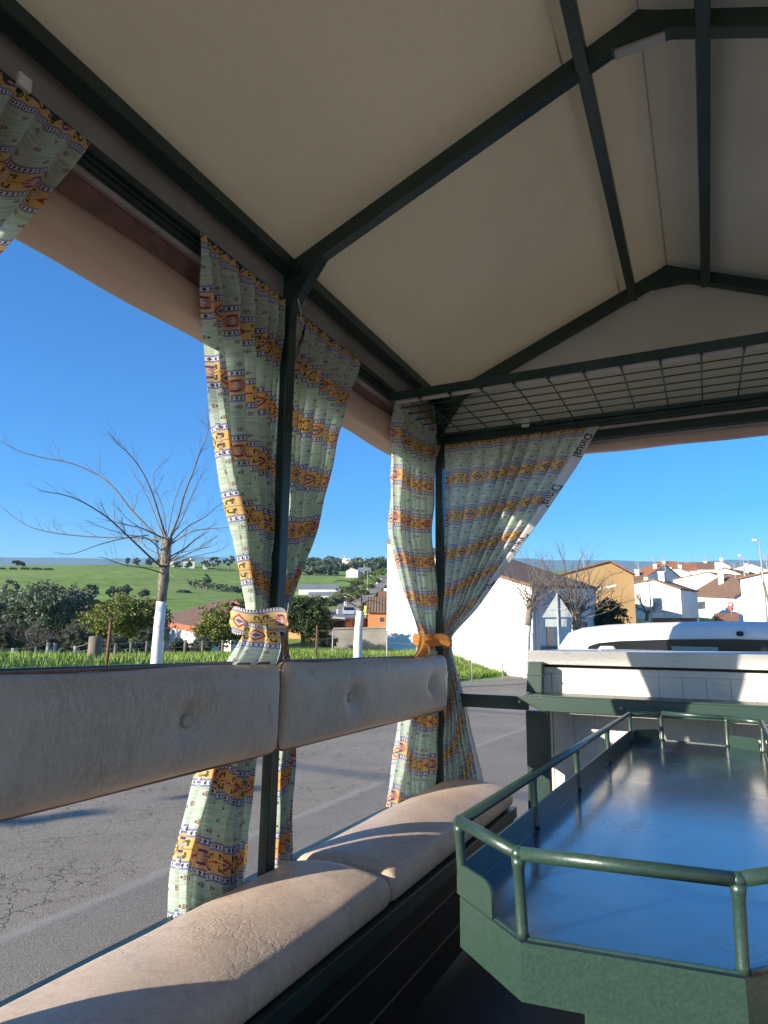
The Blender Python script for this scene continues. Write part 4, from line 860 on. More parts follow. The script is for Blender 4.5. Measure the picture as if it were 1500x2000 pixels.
T1=[([(322,1062,0),(300,1040,.3),(260,1000,.6),(220,950,.9),(185,925,1.2),(140,905,1.4),(80,893,1.6),(40,882,1.7),(0,862,1.8)],.035,10),
([(318,1110,0),(290,1085,-.4),(255,1052,-.8),(215,1015,-1.1),(170,985,-1.3),(130,968,-1.4),(75,958,-1.5)],.035,12),
([(310,1058,0),(270,1050,.2),(220,1050,.5),(160,1047,.8),(100,1040,1),(50,1025,1.2),(0,988,1.4)],.028,8),
([(318,1120,0),(285,1110,-.3),(240,1103,-.5),(205,1090,-.7),(190,1088,-.8)],.022,7),
([(290,1045,.2),(240,1052,0),(190,1065,-.3),(140,1082,-.5),(105,1078,-.6)],.018,6),
([(325,1050,0),(312,1010,-.3),(298,965,-.5),(280,925,-.6),(255,890,-.7),(232,868,-.8),(208,840,-.9)],.030,12),
([(322,1055,0),(300,1000,.6),(285,965,.9),(265,930,1.1),(250,905,1.2)],.02,7),
([(325,1050,0),(320,1000,.2),(300,940,.4),(308,915,.5),(330,895,.6)],.018,6),
([(330,1055,0),(348,1010,-.5),(362,960,-.8),(378,920,-1),(392,880,-1.1),(405,850,-1.2),(407,822,-1.3)],.032,14),
([(330,1055,0),(352,1020,.4),(372,975,.7),(385,945,.8),(405,915,1)],.022,9),
([(333,1060,0),(365,1030,.5),(400,1010,.7),(430,985,.8),(455,978,.9)],.022,8),
([(335,1062,0),(370,1040,-.4),(405,1033,-.5),(455,1030,-.6)],.026,6),
([(322,1110,0),(345,1100,.3),(370,1090,.5),(400,1082,.6),(430,1075,.7),(450,1060,.8)],.018,7),
([(324,1118,0),(345,1130,-.3),(365,1145,-.5),(382,1150,-.6)],.016,3),
([(325,1055,0),(335,1005,.6),(345,965,.8),(362,930,1.0)],.018,8),
([(315,1075,0),(285,1050,-.6),(250,1045,-1.0),(200,1030,-1.2),(165,1015,-1.3)],.016,7)]
bare('whitewashed bare tree with long drooping branches left of the near post',312,1296,15,1050,1175,.108,T1,3,nauto=9,Lauto=1.5,lean=(12,0))
T2=[([(706,1178,0),(704,1160,-.5),(690,1140,-1),(665,1133,-1.2),(648,1140,-1.4)],.05,1),([(704,1180,0),(690,1166,.3),(675,1160,.6),(655,1158,.8)],.03,1),([(706,1182,0),(690,1178,.2),(672,1175,.4)],.03,1),([(708,1178,0),(725,1172,.5),(745,1180,.8),(757,1190,1)],.022,1)]
bare('thin whitewashed pollard with one bent branch between the posts',697,1285,22,1176,1193,.13,T2,14,nauto=2,Lauto=1.0,lean=(8,0))
bare('whitewashed bare tree at the corner of the white house',1025,1308,29,1172,1222,.14,[([(1033,1180,0),(1015,1160,-.5),(995,1150,-.8),(975,1152,-1)],.03,8),([(1035,1180,0),(1050,1155,.4),(1075,1140,.8),(1100,1135,1)],.03,8)],15,nauto=20,Lauto=2.7,lean=(9,0))
bare('larger bare tree with dense twigs behind the triangular sign',1124,1300,31,1190,1230,.22,[([(1124,1195,0),(1105,1160,-.6),(1085,1125,-1),(1062,1105,-1.2),(1060,1092,-1.3)],.05,10),([(1126,1195,0),(1125,1150,0),(1128,1110,.4),(1140,1080,.6)],.05,10),([(1128,1195,0),(1150,1150,.4),(1148,1105,.8),(1158,1082,1)],.05,9),([(1130,1195,0),(1165,1150,.8),(1190,1125,1),(1215,1118,1.3)],.045,9),([(1122,1198,0),(1090,1165,.4),(1055,1130,.8),(1040,1120,1)],.04,9)],16,nauto=26,Lauto=2.6)
bare('small pale bare tree against the far white house',1264,1218,66,1195,1213,.16,[],17,nauto=26,Lauto=3.4)
bare('small dead bush with curling grey branches at the left fence',72,1275,23,1262,1290,.05,[([(72,1270,0),(50,1240,0),(62,1225,0),(66,1212,0)],.03,5),([(74,1270,0),(90,1250,0),(110,1248,0),(130,1252,0)],.03,5)],18,nauto=16,Lauto=1.3,group='dead scrub')
# grass blades
def grass(name,label,regions,seed):
    g=np.random.default_rng(seed); V=[]
    for (x0,x1,y0,y1,n,h) in regions:
        xs=g.uniform(x0,x1,n); yy=g.uniform(y0,y1,n)
        for t,y in zip(xs,yy):
            x=xb(y)+t; z=gz(x,y); hh=h*g.uniform(.4,1.2); a=g.uniform(0,6.28); w=.006+.0005*y; lx,ly=g.normal(0,.35*hh,2)
            V.append([(x-w*math.cos(a),y-w*math.sin(a),z-.02),(x+w*math.cos(a),y+w*math.sin(a),z-.02),(x+lx,y+ly,z+hh)])
    V=np.array(V).reshape(-1,3); n=len(V)//3; me=bpy.data.meshes.new(name); me.from_pydata(V.tolist(),[],np.arange(n*3).reshape(-1,3).tolist()); me.materials.append(M['grass']); o=bpy.data.objects.new(name,me); COL.objects.link(o); tag(o,label,'grass',kind='stuff')
grass('grass','bright green grass growing on the verge behind the road',[(-9,-1.8,4,32,30000,.15),(-6.5,-1.9,20,31,16000,.30),(-14,-7,5,30,16000,.20)],1)
# ============================================================ BUILDINGS
def wallquad(mb,a,b,za,zb_,base,thick): pass
def roof_slab(name,quad,mat,parent,thick=.12):
    """quad: eaveL,eaveR,ridgeR,ridgeL with uv along eave"""
    A,B,C_,D_=[Vector(q) for q in quad]; me=bpy.data.meshes.new(name); dn=Vector((0,0,-thick)); vs=[A,B,C_,D_]+[p+dn for p in (A,B,C_,D_)]
    fs=[(0,1,2,3),(7,6,5,4),(0,4,5,1),(1,5,6,2),(2,6,7,3),(3,7,4,0)]; me.from_pydata([tuple(v) for v in vs],[],fs); uvl=me.uv_layers.new(name='UVMap'); e=(B-A).normalized(); nn=(B-A).cross(D_-A).normalized(); f_=nn.cross(e)
    co=[]
    for f in fs:
        for v in f: q=vs[v]-A; co+=[q.dot(e),q.dot(f_)]
    uvl.data.foreach_set('uv',co); me.materials.append(mat); me.update(); o=bpy.data.objects.new(name,me); COL.objects.link(o); adopt(o,parent); return o
def window(a,b,n,parent,mat=None,name='window',th=.04):
    """a,b: opposite corners (bottom-left, top-right) on facade; n outward normal"""
    n=Vector(n).normalized(); a=Vector(a);b=Vector(b); z0,z1=min(a.z,b.z),max(a.z,b.z); mb=MB(); o=n*th
    mb.prism([Vector((a.x,a.y,z0))+n*.003,Vector((b.x,b.y,z0))+n*.003,Vector((b.x,b.y,z1))+n*.003,Vector((a.x,a.y,z1))+n*.003],o*.5); return mb.build(name,mat or M['shutter'],parent)
def house(label,pl,pr,d,dr,pytl,pytr,depth,peak=None,wall='wwall',roofm='tiles',wins=(),cat='house',name='house',group=None,sink=2,roof_rise=1.2,fall=None):
    """facade from pixel column pl (distance d) to pr (distance dr); top pixel rows pytl,pytr; peak=(px,py) makes the facade a gable; otherwise ridge runs parallel"""
    a=G(pl,d);b=G(pr,dr); ta=PX(pl,pytl,d);tb_=PX(pr,pytr,dr); e=Vector((b.x-a.x,b.y-a.y,0)); n=Vector((e.y,-e.x,0)).normalized()
    if n.dot(Vector((a.x,a.y,0)))>0: n=-n
    back=-n*depth; root=empty(name,a.lerp(b,.5),label,cat,group); bz=min(a.z,b.z)-sink
    A0=Vector((a.x,a.y,bz));B0=Vector((b.x,b.y,bz));A1=Vector((a.x,a.y,ta.z));B1=Vector((b.x,b.y,tb_.z))
    mb=MB()
    if peak:
        dm=d+(dr-d)*(peak[0]-pl)/(pr-pl); pk=PX(peak[0],peak[1],dm); t=max(.05,min(.95,(Vector((pk.x,pk.y,0))-Vector((a.x,a.y,0))).dot(e)/e.length_squared)); pk=Vector((a.x+e.x*t,a.y+e.y*t,pk.z))
        mb.prism([A0,B0,B1,pk,A1],back); mb.build('wall',M[wall],root)
        o=n*.15; up=Vector((0,0,.16)); eu=e.normalized()*.15
        roof_slab('roof',[A1-eu+o+up*.9,A1-eu+back-o+up*.9,pk+back-o+up,pk+o+up],M[roofm],root); roof_slab('roof',[B1+eu+back-o+up*.9,B1+eu+o+up*.9,pk+o+up+Vector((0,0,.004)),pk+back-o+up+Vector((0,0,.004))],M[roofm],root)
    else:
        rz=Vector((0,0,roof_rise)); mid=back*.5
        mb.prism([A0,A1,A1+mid+rz,A1+back,A0+back],e); 
        mb.v=[tuple(v) for v in mb.v]; 
        # adjust right side to follow B1 height
        vs=[Vector(v) for v in mb.v]; dz=tb_.z-ta.z
        for i in (6,7,8): vs[i].z+=dz
        mb.v=[tuple(v) for v in vs]; mb.build('wall',M[wall],root); o=n*.2; eu=e.normalized()*.15; up=Vector((0,0,.15)); dzv=Vector((0,0,dz))
        roof_slab('roof',[A1-eu+o+up*.6,B1+eu+o+up*.6,B1+eu+mid+rz+up,A1-eu+mid+rz+up],M[roofm],root); roof_slab('roof',[B1+eu+back-o+up*.6,A1-eu+back-o+up*.6,A1-eu+mid+rz+up,B1+eu+mid+rz+up],M[roofm],root)
    hr=random.Random(int(pl*7)); 
    if d>55 and cat=='house':
        q=a.lerp(b,hr.uniform(.25,.75))+back*hr.uniform(.25,.6); tz=max(ta.z,tb_.z)+(.3 if peak else roof_rise*.6)
        mb=MB(); mb.box((q.x-.3,q.y-.3,tz-1.2),(q.x+.3,q.y+.3,tz+.9)); mb.box((q.x-.36,q.y-.36,tz+.9),(q.x+.36,q.y+.36,tz+1.0)); mb.build('chimney',M['wwall'],root)
        q=a.lerp(b,hr.uniform(.2,.8))+back*.4; mb=MB(); mb.tube([(q.x,q.y,tz-.8),(q.x,q.y,tz+2.2)],.035,5)
        for k in range(4): mb.tube([(q.x-.5+.08*k,q.y,tz+2.1-.22*k),(q.x+.5-.08*k,q.y,tz+2.1-.22*k)],.02,4)
        mb.build('aerial',M['pole'],root)
    for (x0,y0,x1,y1) in wins:
        def on_f(px,py):
            r=ray(px,py); r=Vector(r); o_=Vector((0,0,CZ)); t=(Vector((a.x,a.y,0))-o_).dot(n)/r.dot(n); return o_+r*t
        window(on_f(x0,y1),on_f(x1,y0),n,root)
    return root
# big white house with quad plan
def solid_house(label,cols,base,roofm,wall='wwall',sink=1.5,parts=()):
    """cols: list of (px,d,pytop) around the plan; roof over tops"""
    tops=[PX(p,t,d) for p,d,t in cols]; root=empty('house',Vector((tops[0].x,tops[0].y,gz(tops[0].x,tops[0].y))),label,'house'); lo=min(gz(t.x,t.y) for t in tops)-sink
    n=len(tops); mb=MB(); vs=[Vector((t.x,t.y,lo)) for t in tops]+tops; mb.add(vs,[tuple(range(n)),tuple(range(2*n-1,n-1,-1))]+[(i,(i+1)%n,n+(i+1)%n,n+i) for i in range(n)]); mb.build('wall',M[wall],root); return root,tops
root,tp_=solid_house('large white house with a blank sunlit wall and brown tiled roof behind the corner post',[(757,34,1062),(1038,29.5,1147),(1163,44,1150),(1004,50,1097)],None,None)
cen=(tp_[0]+tp_[1]+tp_[2]+tp_[3])/4
ov=[t+(t-cen)*.012+Vector((0,0,.14)) for t in tp_]; roof_slab('roof',[ov[1],ov[2],ov[3],ov[0]],M['tiles'],root,.13)
def face_pt(A,B,px,py):
    e=B-A; n=Vector((e.y,-e.x,0)).normalized(); r=Vector(ray(px,py)); o=Vector((0,0,CZ)); t=(A-o).dot(n)/r.dot(n); return o+r*t,n
_,nn_=face_pt(tp_[1],tp_[2],1074,1240); 
if nn_.dot(Vector((tp_[1].x,tp_[1].y,0)))>0: nn_=-nn_
for (x0,y0,x1,y1,nm) in ((1068,1222,1081,1262,'window'),(1134,1215,1146,1275,'door')):
    window(face_pt(tp_[1],tp_[2],x0,y1)[0],face_pt(tp_[1],tp_[2],x1,y0)[0],nn_,root,name=nm)
mb=MB(); 
for px in (1043,1047): 
    q=face_pt(tp_[1],tp_[2],px,1160)[0]+nn_*.08; mb.tube([q,Vector((q.x,q.y,gz(q.x,q.y)))],.05,8)
mb.build('downpipe',M['lime'],root)
q=face_pt(tp_[1],tp_[2],1150,1156)[0]; mb=MB(); mb.tube([q,q+nn_*.8+Vector((0.3,0,.25))],.03,8); mb.bar(q+nn_*.8+Vector((.25,0,.24)),q+nn_*1.15+Vector((.45,0,.34)),.2,.12); tag(mb.build('wall_lamp',M['lime']),'white street lamp on an arm at the corner of the large white house','street lamp')
house('ochre building with a tiled gable roof',1085,1244,58,60,1128,1124,14,peak=(1190,1098),wall='ochre',roofm='tilesred')
house('long white house with brown roof whose right end is shaded',1352,1441,92,84,1164,1168,9,wins=((1364,1174,1377,1190),),roof_rise=2.6,group=None)
h1=house('white house with sunlit gable wall behind the pale bare tree',1244,1335,76,74,1141,1152,4.2,peak=(1277,1134))
lowa=None
house('large white warehouse gable above the long brown roofed house',1322,1455,118,112,1133,1141,20,peak=(1387,1119),sink=6)
house('tall white house at the right edge behind the street lamps',1455,1560,62,62,1132,1132,12,peak=(1508,1118))
house('low white house with red tiled roof right of the ochre building',1236,1272,120,118,1128,1126,10,roofm='tilesred',roof_rise=2.2,sink=8)
house('white gabled house peeking over the roofs beside the ochre building',1260,1298,145,143,1117,1117,14,peak=(1276,1111),sink=8)
house('white house with an orange roof and one dark window',1290,1332,150,150,1115,1114,10,roofm='tilesred',roof_rise=2.4,sink=8,wins=((1304,1124,1310,1129),))
house('wide white house right of the orange roofed house',1322,1356,146,146,1112,1118,10,peak=(1326,1111),sink=8,wins=((1330,1126,1336,1130),))
house('brown roofed house in the middle of the village skyline',1338,1375,165,165,1114,1115,10,roofm='tilesred',roof_rise=2.2,sink=10)
house('house with brown tiles left of the tall skylight house',1372,1410,160,160,1112,1112,10,roof_rise=2.0,sink=10)
house('tall white house with slanting roof on the skyline',1407,1438,150,150,1098,1106,10,peak=(1409,1097),sink=10,wins=((1412,1108,1420,1115),))
house('white wall house below the slanting roof',1415,1475,128,126,1113,1128,10,peak=(1418,1111),sink=10)
house('white gabled house at the right end of the skyline',1437,1520,142,142,1112,1116,14,peak=(1467,1102),sink=10)
house('tiny white house low behind the brown roofs',1246,1262,100,100,1136,1134,8,roof_rise=1.4,sink=6)
# centre-left
house('upper white industrial shed with grey sheet roof',580,662,182,182,1150,1150,14,roofm='greyroof',roof_rise=1.6,name='shed',cat='shed',sink=3)
house('lower white industrial shed with grey sheet roof',600,655,166,166,1163,1162,10,roofm='greyroof',roof_rise=1.0,name='shed',cat='shed',sink=3)
house('white farmhouse with grey roof below the wooded hill',673,697,282,282,1115,1114,18,peak=(685,1109),wins=(),sink=3)
house('low wing of the white farmhouse',697,722,284,284,1116,1116,10,roofm='greyroof',roof_rise=2.0,sink=3,wins=((700,1118,702,1124),(705,1118,707,1124),(711,1118,713,1124)))
house('pale tower house on top of the wooded hill',665,676,372,372,1089,1089,8,wall='wwall',roof_rise=.5,sink=5)
house('low pink wing beside the hilltop tower house',672,686,368,368,1095,1096,8,wall='wwall',roofm='tilesred',roof_rise=.8,sink=5)
house('white house with red roof at the left edge of the big wall',739,765,120,120,1166,1168,8,roofm='tilesred',roof_rise=1.4,sink=4)
house('orange rendered building with brown roof',718,770,50,50,1196,1197,6,wall='orangewall',roof_rise=1.2,sink=3,wins=((742,1206,750,1214),))
house('low orange rendered annex',672,719,50,52,1209,1208,6,wall='orangewall',roofm='greyroof',roof_rise=.2,sink=3,wins=((688,1212,695,1222),))
mb=MB(); p=PX(714,1190,60); mb.box((p.x-.25,p.y-.2,p.z-.5),(p.x+.2,p.y+.2,p.z+.3)); mb.box((p.x-.03,p.y-.03,gz(p.x,p.y)-.2),(p.x+.03,p.y+.03,p.z-.5)); tag(mb.build('yellow_sign',M['yellow']),'small yellow sign beside the orange building','sign')
house('white farm buildings on the skyline behind the bare tree',298,330,335,335,1090,1092,12,peak=(318,1086),roofm='tilesred',sink=4)
house('pale white farm shed on the skyline right of the bare tree',348,371,325,325,1095,1095,10,roof_rise=1.2,sink=4)
house('smallest white hut on the skyline',388,397,320,320,1098,1098,6,roof_rise=1,sink=4)
# tiled house left
tops=[PX(300,1209,41),PX(455,1236,31),PX(520,1172,41),PX(428,1171,50)]
root,tp2=solid_house('low white house with brown tiled roof and red fascia left of the near post',[(304,41,1212),(452,31.2,1238),(515,41,1236),(428,50,1216)],None,None)
roof_slab('roof',[tops[0],tops[1],tops[2],tops[3]],M['tiles'],root,.10)
mb=MB(); mb.bar(tops[0]+Vector((0,0,-.16)),tops[1]+Vector((0,0,-.16)),.06,.26); mb.build('fascia',M['fascia'],root)
mb=MB(); p=PX(466,1185,37); mb.box((p.x-.15,p.y-.15,p.z-.8),(p.x+.15,p.y+.15,p.z+.25)); mb.build('chimney',M['fascia'],root)
e_=tp2[1]-tp2[0]; n_=Vector((e_.y,-e_.x,0)).normalized(); n_= n_ if n_.dot(Vector((tp2[0].x,tp2[0].y,0)))<0 else -n_
window(face_pt(tp2[0],tp2[1],320,1255)[0],face_pt(tp2[0],tp2[1],332,1228)[0],n_,root)
# concrete wall
a=G(648,36);b=G(760,36); mb=MB(); za=PX(648,1229,36).z;zb2=PX(760,1227,36).z; mb.prism([Vector((a.x,a.y,a.z-1)),Vector((b.x,b.y,b.z-1)),Vector((b.x,b.y,zb2)),Vector((a.x,a.y,za))],(0,.3,0)); mb.bar(Vector((a.x,a.y+.15,za+.04)),Vector((b.x,b.y+.15,zb2+.04)),.36,.08); tag(mb.build('concrete_wall',M['concrete']),'low grey concrete wall beside the white house','wall')
mb=MB(); p=G(632,48); tz=PX(632,1213,48).z
for sx in (-1,1):
    for sy in (-1,1): mb.box((p.x+sx*1.0-.06,p.y+sy*1.2-.06,p.z-.5),(p.x+sx*1.0+.06,p.y+sy*1.2+.06,tz))
root=empty('shack',p,'low shack with a brown roof behind the dark tree','shack'); mb.build('frame',M['wood'],root); mb=MB(); mb.box((p.x-1.3,p.y-1.5,tz),(p.x+1.3,p.y+1.5,tz+.12)); mb.build('roof',M['brickwall'],root); mb=MB(); mb.box((p.x-1.0,p.y+1.1,p.z-.5),(p.x+1.0,p.y+1.19,tz-.01)); mb.build('wall',M['brickwall'],root)
# lattice wall
a=PX(1041,1262,30);b=PX(1096,1268,33); root=empty('lattice_wall',a,'low beige perforated block wall behind the triangular sign','wall'); mb=MB(); zb3=gz(a.x,a.y)
e=Vector((b.x-a.x,b.y-a.y,0)); L=e.length; e.normalize(); ht=.55
for r_ in range(5): mb.bar(Vector((a.x,a.y,a.z-.14*r_)),Vector((a.x,a.y,a.z-.14*r_))+e*L,.1,.05)
k=0
while k*.16<L: mb.bar(Vector((a.x,a.y,a.z-.9))+e*k*.16,Vector((a.x,a.y,a.z))+e*k*.16,.095,.05,up=(e.x,e.y,0)); k+=1
mb.build('blocks',M['concrete'],root)
mb=MB(); q=PX(1108,1262,31); mb.tube([(q.x,q.y,gz(q.x,q.y)-.3),(q.x,q.y,q.z+.15)],.12,12); mb.build('end_pillar',M['concrete'],root)
# fences
def fence(label,pts_,hts,mat,wires,r=.03,group=None,wmat='pole',square=False):
    root=empty('wire_fence',pts_[0],label,'fence')
    for p,h in zip(pts_,hts):
        mb=MB()
        if square: mb.box((p.x-r,p.y-r,p.z-.3),(p.x+r,p.y+r,p.z+h))
        else: mb.tube([p+Vector((0,0,-.3)),p+Vector((0,0,h))],r,8)
        mb.build('fence_post',mat,root,bevel=0)
    for w in wires:
        mb=MB()
        for i in range(len(pts_)-1):
            a=pts_[i]+Vector((0,0,hts[i]*w)); b=pts_[i+1]+Vector((0,0,hts[i+1]*w)); m_=(a+b)/2+Vector((0,0,-.03)); mb.tube([a,m_,b],.007,4,False)
        mb.build('wire',M[wmat],root)
    return root
def GP(px,d,pyt):
    b=G(px,d); return b,PX(px,pyt,d).z-b.z
ff=[GP(p,d,t) for p,d,t in ((-60,21,1262),(30,21.5,1266),(97,22,1255),(109,22,1256),(150,22,1262),(184,20.2,1248))]
fence('post and wire fence with pale striped posts along the left scrub',[f[0] for f in ff],[f[1] for f in ff],M['concrete'],(.55,.92),.06)
ff=[GP(p,d,t) for p,d,t in ((200,22,1256),(228,22.5,1256),(258,23,1253),(289,23.5,1252),(322,24,1252),(363,24.5,1250),(397,25,1251),(436,25.5,1250),(470,26,1250))]
fence('wooden post fence from the thick post to the near curtain',[f[0] for f in ff],[f[1] for f in ff],M['wood'],(.6,.95),.05)
b,h=GP(188,18.5,1244); mb=MB(); mb.tube([b+Vector((0,0,-.4)),b+Vector((0,0,h)),b+Vector((0,0,h+.02))],[.17,.165,.14],18); tag(mb.build('wooden_post',M['wood']),'thick weathered wooden post at the left verge','post')
b,h=GP(213,17,1210); mb=MB(); mb.tube([b+Vector((0,0,-.3)),b+Vector((0.02,0,h))],.035,8); tag(mb.build('iron_pole',M['rust']),'thin rusty iron pole right of the wooden post','pole')
b,h=GP(618,24,1222); mb=MB(); mb.tube([b+Vector((0,0,-.3)),b+Vector((0.02,0,h))],.035,8); tag(mb.build('iron_pole',M['rust']),'short rusty iron pole between the two posts of the wagon','pole')
ff=[GP(p,d,t) for p,d,t in ((620,25,1232),(650,26,1230),(756,26,1232),(921,26.5,1236),(980,27,1237),(1040,28,1236))]
fence('tall thin wire fence in front of the white house wall',[f[0] for f in ff],[f[1] for f in ff],M['pole'],(.05,.35,.7,1.0),.022)
# avenue in the valley
av=[(648,1215,86),(672,1203,100),(690,1188,125),(706,1172,150),(725,1155,185),(742,1140,225),(757,1128,268)]
mb=MB(); vs=[]
avd=[]
for (p0_,y0_,d0_),(p1_,y1_,d1_) in zip(av,av[1:]):
    for k in range(10): avd.append((p0_+(p1_-p0_)*k/10,0,d0_+(d1_-d0_)*k/10))
for px,py,d in avd:
    c=G(px,d); w=2.6; dirv=Vector((c.x,c.y,0)).normalized(); s_=Vector((dirv.y,-dirv.x,0))
    for k in (-1,-.5,0,.5,1):
        q=c+s_*w*k*.9; vs.append((q.x,q.y,gz(q.x,q.y)+.40))
mb.add(vs,[(j*5+i,j*5+i+1,(j+1)*5+i+1,(j+1)*5+i) for j in range(len(avd)-1) for i in range(4)],True); tag(mb.build('avenue',M['asphalt']),kind='structure')
def bol(p,src=None): pass
first=None
for i in range(11):
    t=(i/10)**.8*(len(av)-1.001); k=int(t); f=t-k; px=av[k][0]*(1-f)+av[k+1][0]*f-(13-7*i/10); d=av[k][2]*(1-f)+av[k+1][2]*f; b=G(px,d)
    if first is None:
        mb=MB(); mb.box((-.12,-.12,-.5),(.12,.12,1.0)); mb.box((-.15,-.15,1.0),(.15,.15,1.07)); first=mb.build('white_pillar',M['wwall'],bevel=.02); o=first
    else: o=first.copy(); COL.objects.link(o)
    o.location=b; tag(o,'white pillar in the row edging the far avenue','pillar','white pillars along the far avenue')
def lamp(label,px,d,pyt,pyb,hx,r=.07,stay=None,group=None,name='street_lamp'):
    t=PX(px,pyt,d); b=PX(px+ (10 if px>1400 else 3)*.3,pyb,d); b=Vector((t.x,t.y,gz(t.x,t.y))); root=empty(name,b,label,'street lamp',group); mb=MB(); mb.tube([b+Vector((0,0,-.3)),b.lerp(t,.5),t],[r*1.2,r,r*.6],10); mb.build('pole',M['pole'],root)
    h=PX(px+hx,pyt-1,d); mb=MB(); dv=(h-t); mb.tube([t,t+dv*.4],[r*.5,r*.5],8); mb.build('arm',M['pole'],root); mb=MB(); mb.bar(t+dv*.3,t+dv,max(.28,r*3),.14); mb.build('lamp_head',M['lime'],root,bevel=.03); return root
lamp('tallest street lamp at the right edge',1483,52,1056,1217,-14,.075)
lamp('middle street lamp left of the tallest one',1451,66,1086,1213,-10,.09)
lamp('small street lamp in front of the white gabled house',1268,62,1136,1216,-4,.05)
lamp('small street lamp left of the avenue car',625,98,1170,1200,-3,.05,group='lamps along the far avenue'); lamp('small street lamp above the avenue car',677,104,1166,1190,-4,.06,group='lamps along the far avenue'); lamp('distant street lamp beside the farmhouse',718,190,1114,1145,-3,.08,group='lamps along the far avenue')
t=PX(1486,1118,52.5); b=PX(1512,1217,50); mb=MB(); mb.tube([b,t],.07,8); tag(mb.build('stay_pole',M['wood']),'dark slanting wooden stay pole leaning on the tallest lamp','pole')
# triangular sign
d=19; root=empty('traffic_sign',G(1088,d),'back of a grey triangular road sign with a plate beneath','road sign'); A=PX(1088,1159,d);B=PX(1058,1206,d);C_=PX(1119,1205,d); n=Vector((A.x,A.y,0)).normalized()
mb=MB(); 
def rc(P_,k=5):
    out=[]; m=len(P_)
    for i in range(m):
        p=P_[i];a=P_[i-1];b=P_[(i+1)%m]; u=(a-p).normalized()*.05;v=(b-p).normalized()*.05
        for q in range(k+1): t=q/k; out.append((p+u)*(1-t)**2+p*2*t*(1-t)+(p+v)*t*t)
    return out
mb.prism(rc([A,B,C_]),n*.02); mb.build('triangle_plate',M['signback'],root)
mb=MB(); mb.prism([PX(1065,1209,d),PX(1107,1209,d),PX(1107,1224,d),PX(1065,1224,d)],n*.02); mb.build('lower_plate',M['signback'],root)
t=PX(1088,1158,d)-n*.035; mb=MB(); mb.tube([Vector((t.x,t.y,gz(t.x,t.y)-.2)),t],.032,10); mb.build('pole',M['pole'],root)
mb=MB(); mb.bar(PX(1072,1190,d)-n*.012,PX(1105,1190,d)-n*.012,.02,.04); mb.build('bracket',M['signback'],root)
# no-entry round sign
p=PX(1427,1181,78); n=Vector((p.x,p.y,0)).normalized(); root=empty('round_sign',G(1427,78),'round red and white no entry sign by the long white house','road sign')
def disc(c,r,n,off,mat,name,th=.02): mb=MB(); mb.tube([c-n*off,c-n*(off+th)],[r,r],24); mb.build(name,mat,root)
disc(p,.30,n,0,M['red'],'disc'); disc(p,.19,n,.022,M['lime'],'inner_disc',.01); p2=PX(1427,1189,78); disc(p2,.26,n,0,M['red'],'disc'); mb=MB(); mb.tube([Vector((p.x,p.y,gz(p.x,p.y))),p],.04,8); mb.build('pole',M['pole'],root)
# brown walls, hoarding
def lowwall(label,px0,px1,d0,d1,pyt,mat,sink=1,name='low_wall',cat='wall'):
    a=G(px0,d0);b=G(px1,d1); mb=MB(); za=PX(px0,pyt,d0).z; zb_=PX(px1,pyt,d1).z; mb.prism([Vector((a.x,a.y,a.z-sink)),Vector((b.x,b.y,b.z-sink)),Vector((b.x,b.y,zb_)),Vector((a.x,a.y,za))],(0,.25,0)); return tag(mb.build(name,M[mat]),label,cat)
lowwall('low dark brown wall in front of the white gabled house',1276,1364,69,72,1207,'brickwall'); lowwall('brown brick wall right of the dark parked car',1397,1446,70,70,1198,'brickwall')
lowwall('white hoarding beside the pale bare tree',1279,1297,70,70,1168,'wwall',name='hoarding',cat='hoarding')
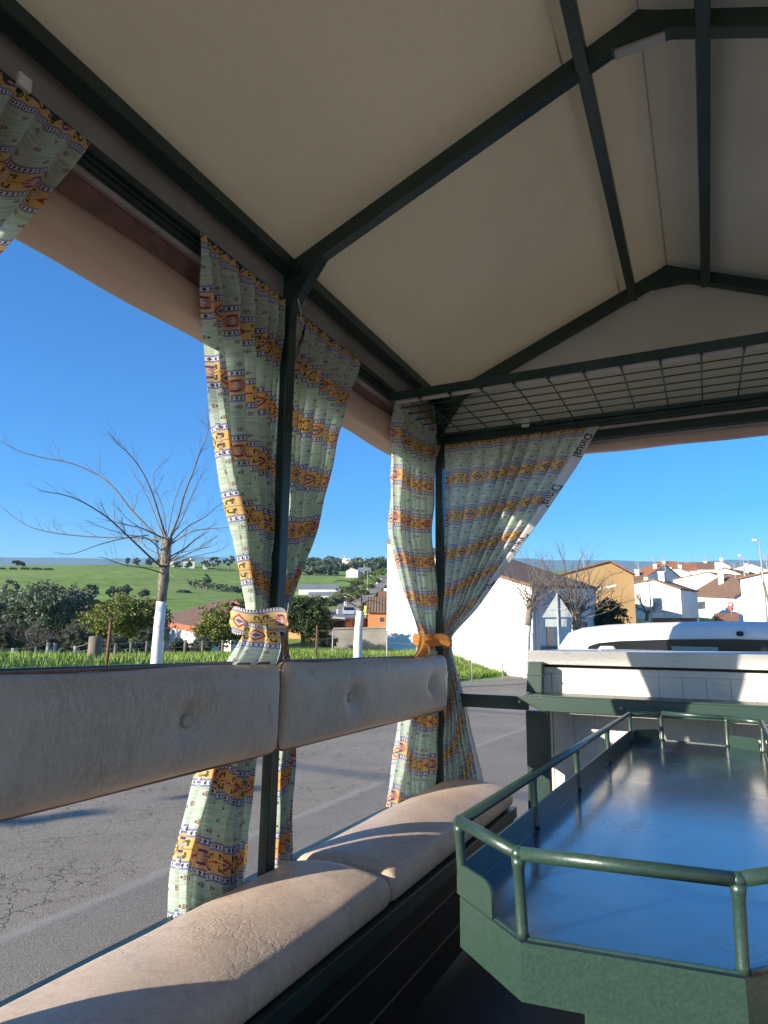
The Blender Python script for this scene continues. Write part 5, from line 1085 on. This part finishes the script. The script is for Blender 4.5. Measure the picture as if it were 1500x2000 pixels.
# cars
def car(label,px,d,wpx,mat,side=True):
    b=G(px,d); root=empty('parked_car',b,label,'car','cars parked in the streets'); w=.85; L=2.0
    dirv=Vector((b.x,b.y,0)).normalized(); ex=Vector((dirv.y,-dirv.x,0)) ; ey=dirv
    if side: ex,ey=ey,ex*-1
    def T(x,y,z): return b+ex*x+ey*y+Vector((0,0,z))
    prof=[(-2.0,.35),(-2.05,.75),(-1.9,.88),(-1.2,.95),(-.6,1.42),(.75,1.45),(1.45,.98),(1.95,.88),(2.05,.6),(2.0,.35)]
    mb=MB(); mb.prism([T(-w,y,z) for y,z in prof],ex*w*2); mb.build('body',mat,root,bevel=.06)
    mb=MB(); mb.prism([T(-w-.01,y,z) for y,z in [(-1.05,.97),(-.58,1.36),(.70,1.38),(1.25,.99)]],ex*(2*w+.02)); mb.build('side_window',M['glass'],root)
    for (y0,z0,y1,z1) in ((-1.22,.99,-.66,1.40),(1.42,1.02,.80,1.42)):
        mb=MB(); s=-.03 if y0<0 else .03; mb.prism([T(-w*.85,y0+s,z0),T(w*.85,y0+s,z0),T(w*.8,y1+s,z1),T(-w*.8,y1+s,z1)],ey*s); mb.build('windscreen',M['glass'],root)
    for y in (-1.3,1.3):
        for x in (-w-.02,w-.18): mb=MB(); mb.tube([T(x,y,.31),T(x+.2,y,.31)],.31,16); mb.build('wheel',M['rubber'],root)
car('dark hatchback parked in front of the long white house',1373,66,25,M['cardark'],False); car('white car parked left of the middle street lamp',1434,63,26,M['carwhite'],True); car('dark green car half hidden behind the middle lamp',1452,68,20,M['cardark'],False)
car('pale blue car driving on the far avenue',680,97,16,M['carblue'],False); car('dark car below the far avenue lamp',628,96,12,M['cardark'],True)
# off-frame objects whose shadows fall on the road: overhead cable on poles
root=empty('utility_line',(-14,-6,0),'overhead cables strung on wooden poles beside the road','utility line')
for x,y in ((-30,-1.5),(12,-1.5)):
    mb=MB(); z=gz(x,y); mb.tube([(x,y,z-.5),(x,y,7.5)],[.14,.10],10); mb.build('pole',M['wood'],root)
for dy,dz in ((0,0),(-6.5,.6)):
    mb=MB(); mb.tube([(-30,-1.5+dy,7.6-dz),(-9,-1.5+dy,7.0-dz),(12,-1.5+dy,7.6-dz)],.035,5); mb.build('cable',M['rubber'],root)

b=Vector((-16.7,-8.7,gz(-16.7,-8.7))); root=empty('cypress_tree',b,'slim dark cypress standing behind the wagon whose shadow lies on the road','tree')
me=crown_mesh([(b+Vector((0,0,1.2+.75*k)),.62-.05*abs(k-1.5)-.03*k,.7) for k in range(7)],7000,.09,91); me.materials.append(M['darkleaf']); o=bpy.data.objects.new('crown',me); COL.objects.link(o); adopt(o,root)
mb=MB(); mb.tube([b,b+Vector((0,0,5))],[.14,.04],8); mb.build('trunk',M['bark'],root)
# haze
mb=MB(); mb.box((-6800,-6800,-80),(6800,6800,760)); hz=mb.build('haze',M['canvas']); hz.data.materials.clear(); hm=bpy.data.materials.new('haze_air'); hm.use_nodes=True; hn=hm.node_tree; hn.nodes.clear()
ho=hn.nodes.new('ShaderNodeOutputMaterial'); hv=hn.nodes.new('ShaderNodeVolumePrincipled'); hv.inputs['Color'].default_value=(.42,.72,1,1); hv.inputs['Density'].default_value=.00013; hn.links.new(hv.outputs[0],ho.inputs['Volume']); hz.data.materials.append(hm); tag(hz,'pale blue air haze over the far hills','haze',kind='stuff')
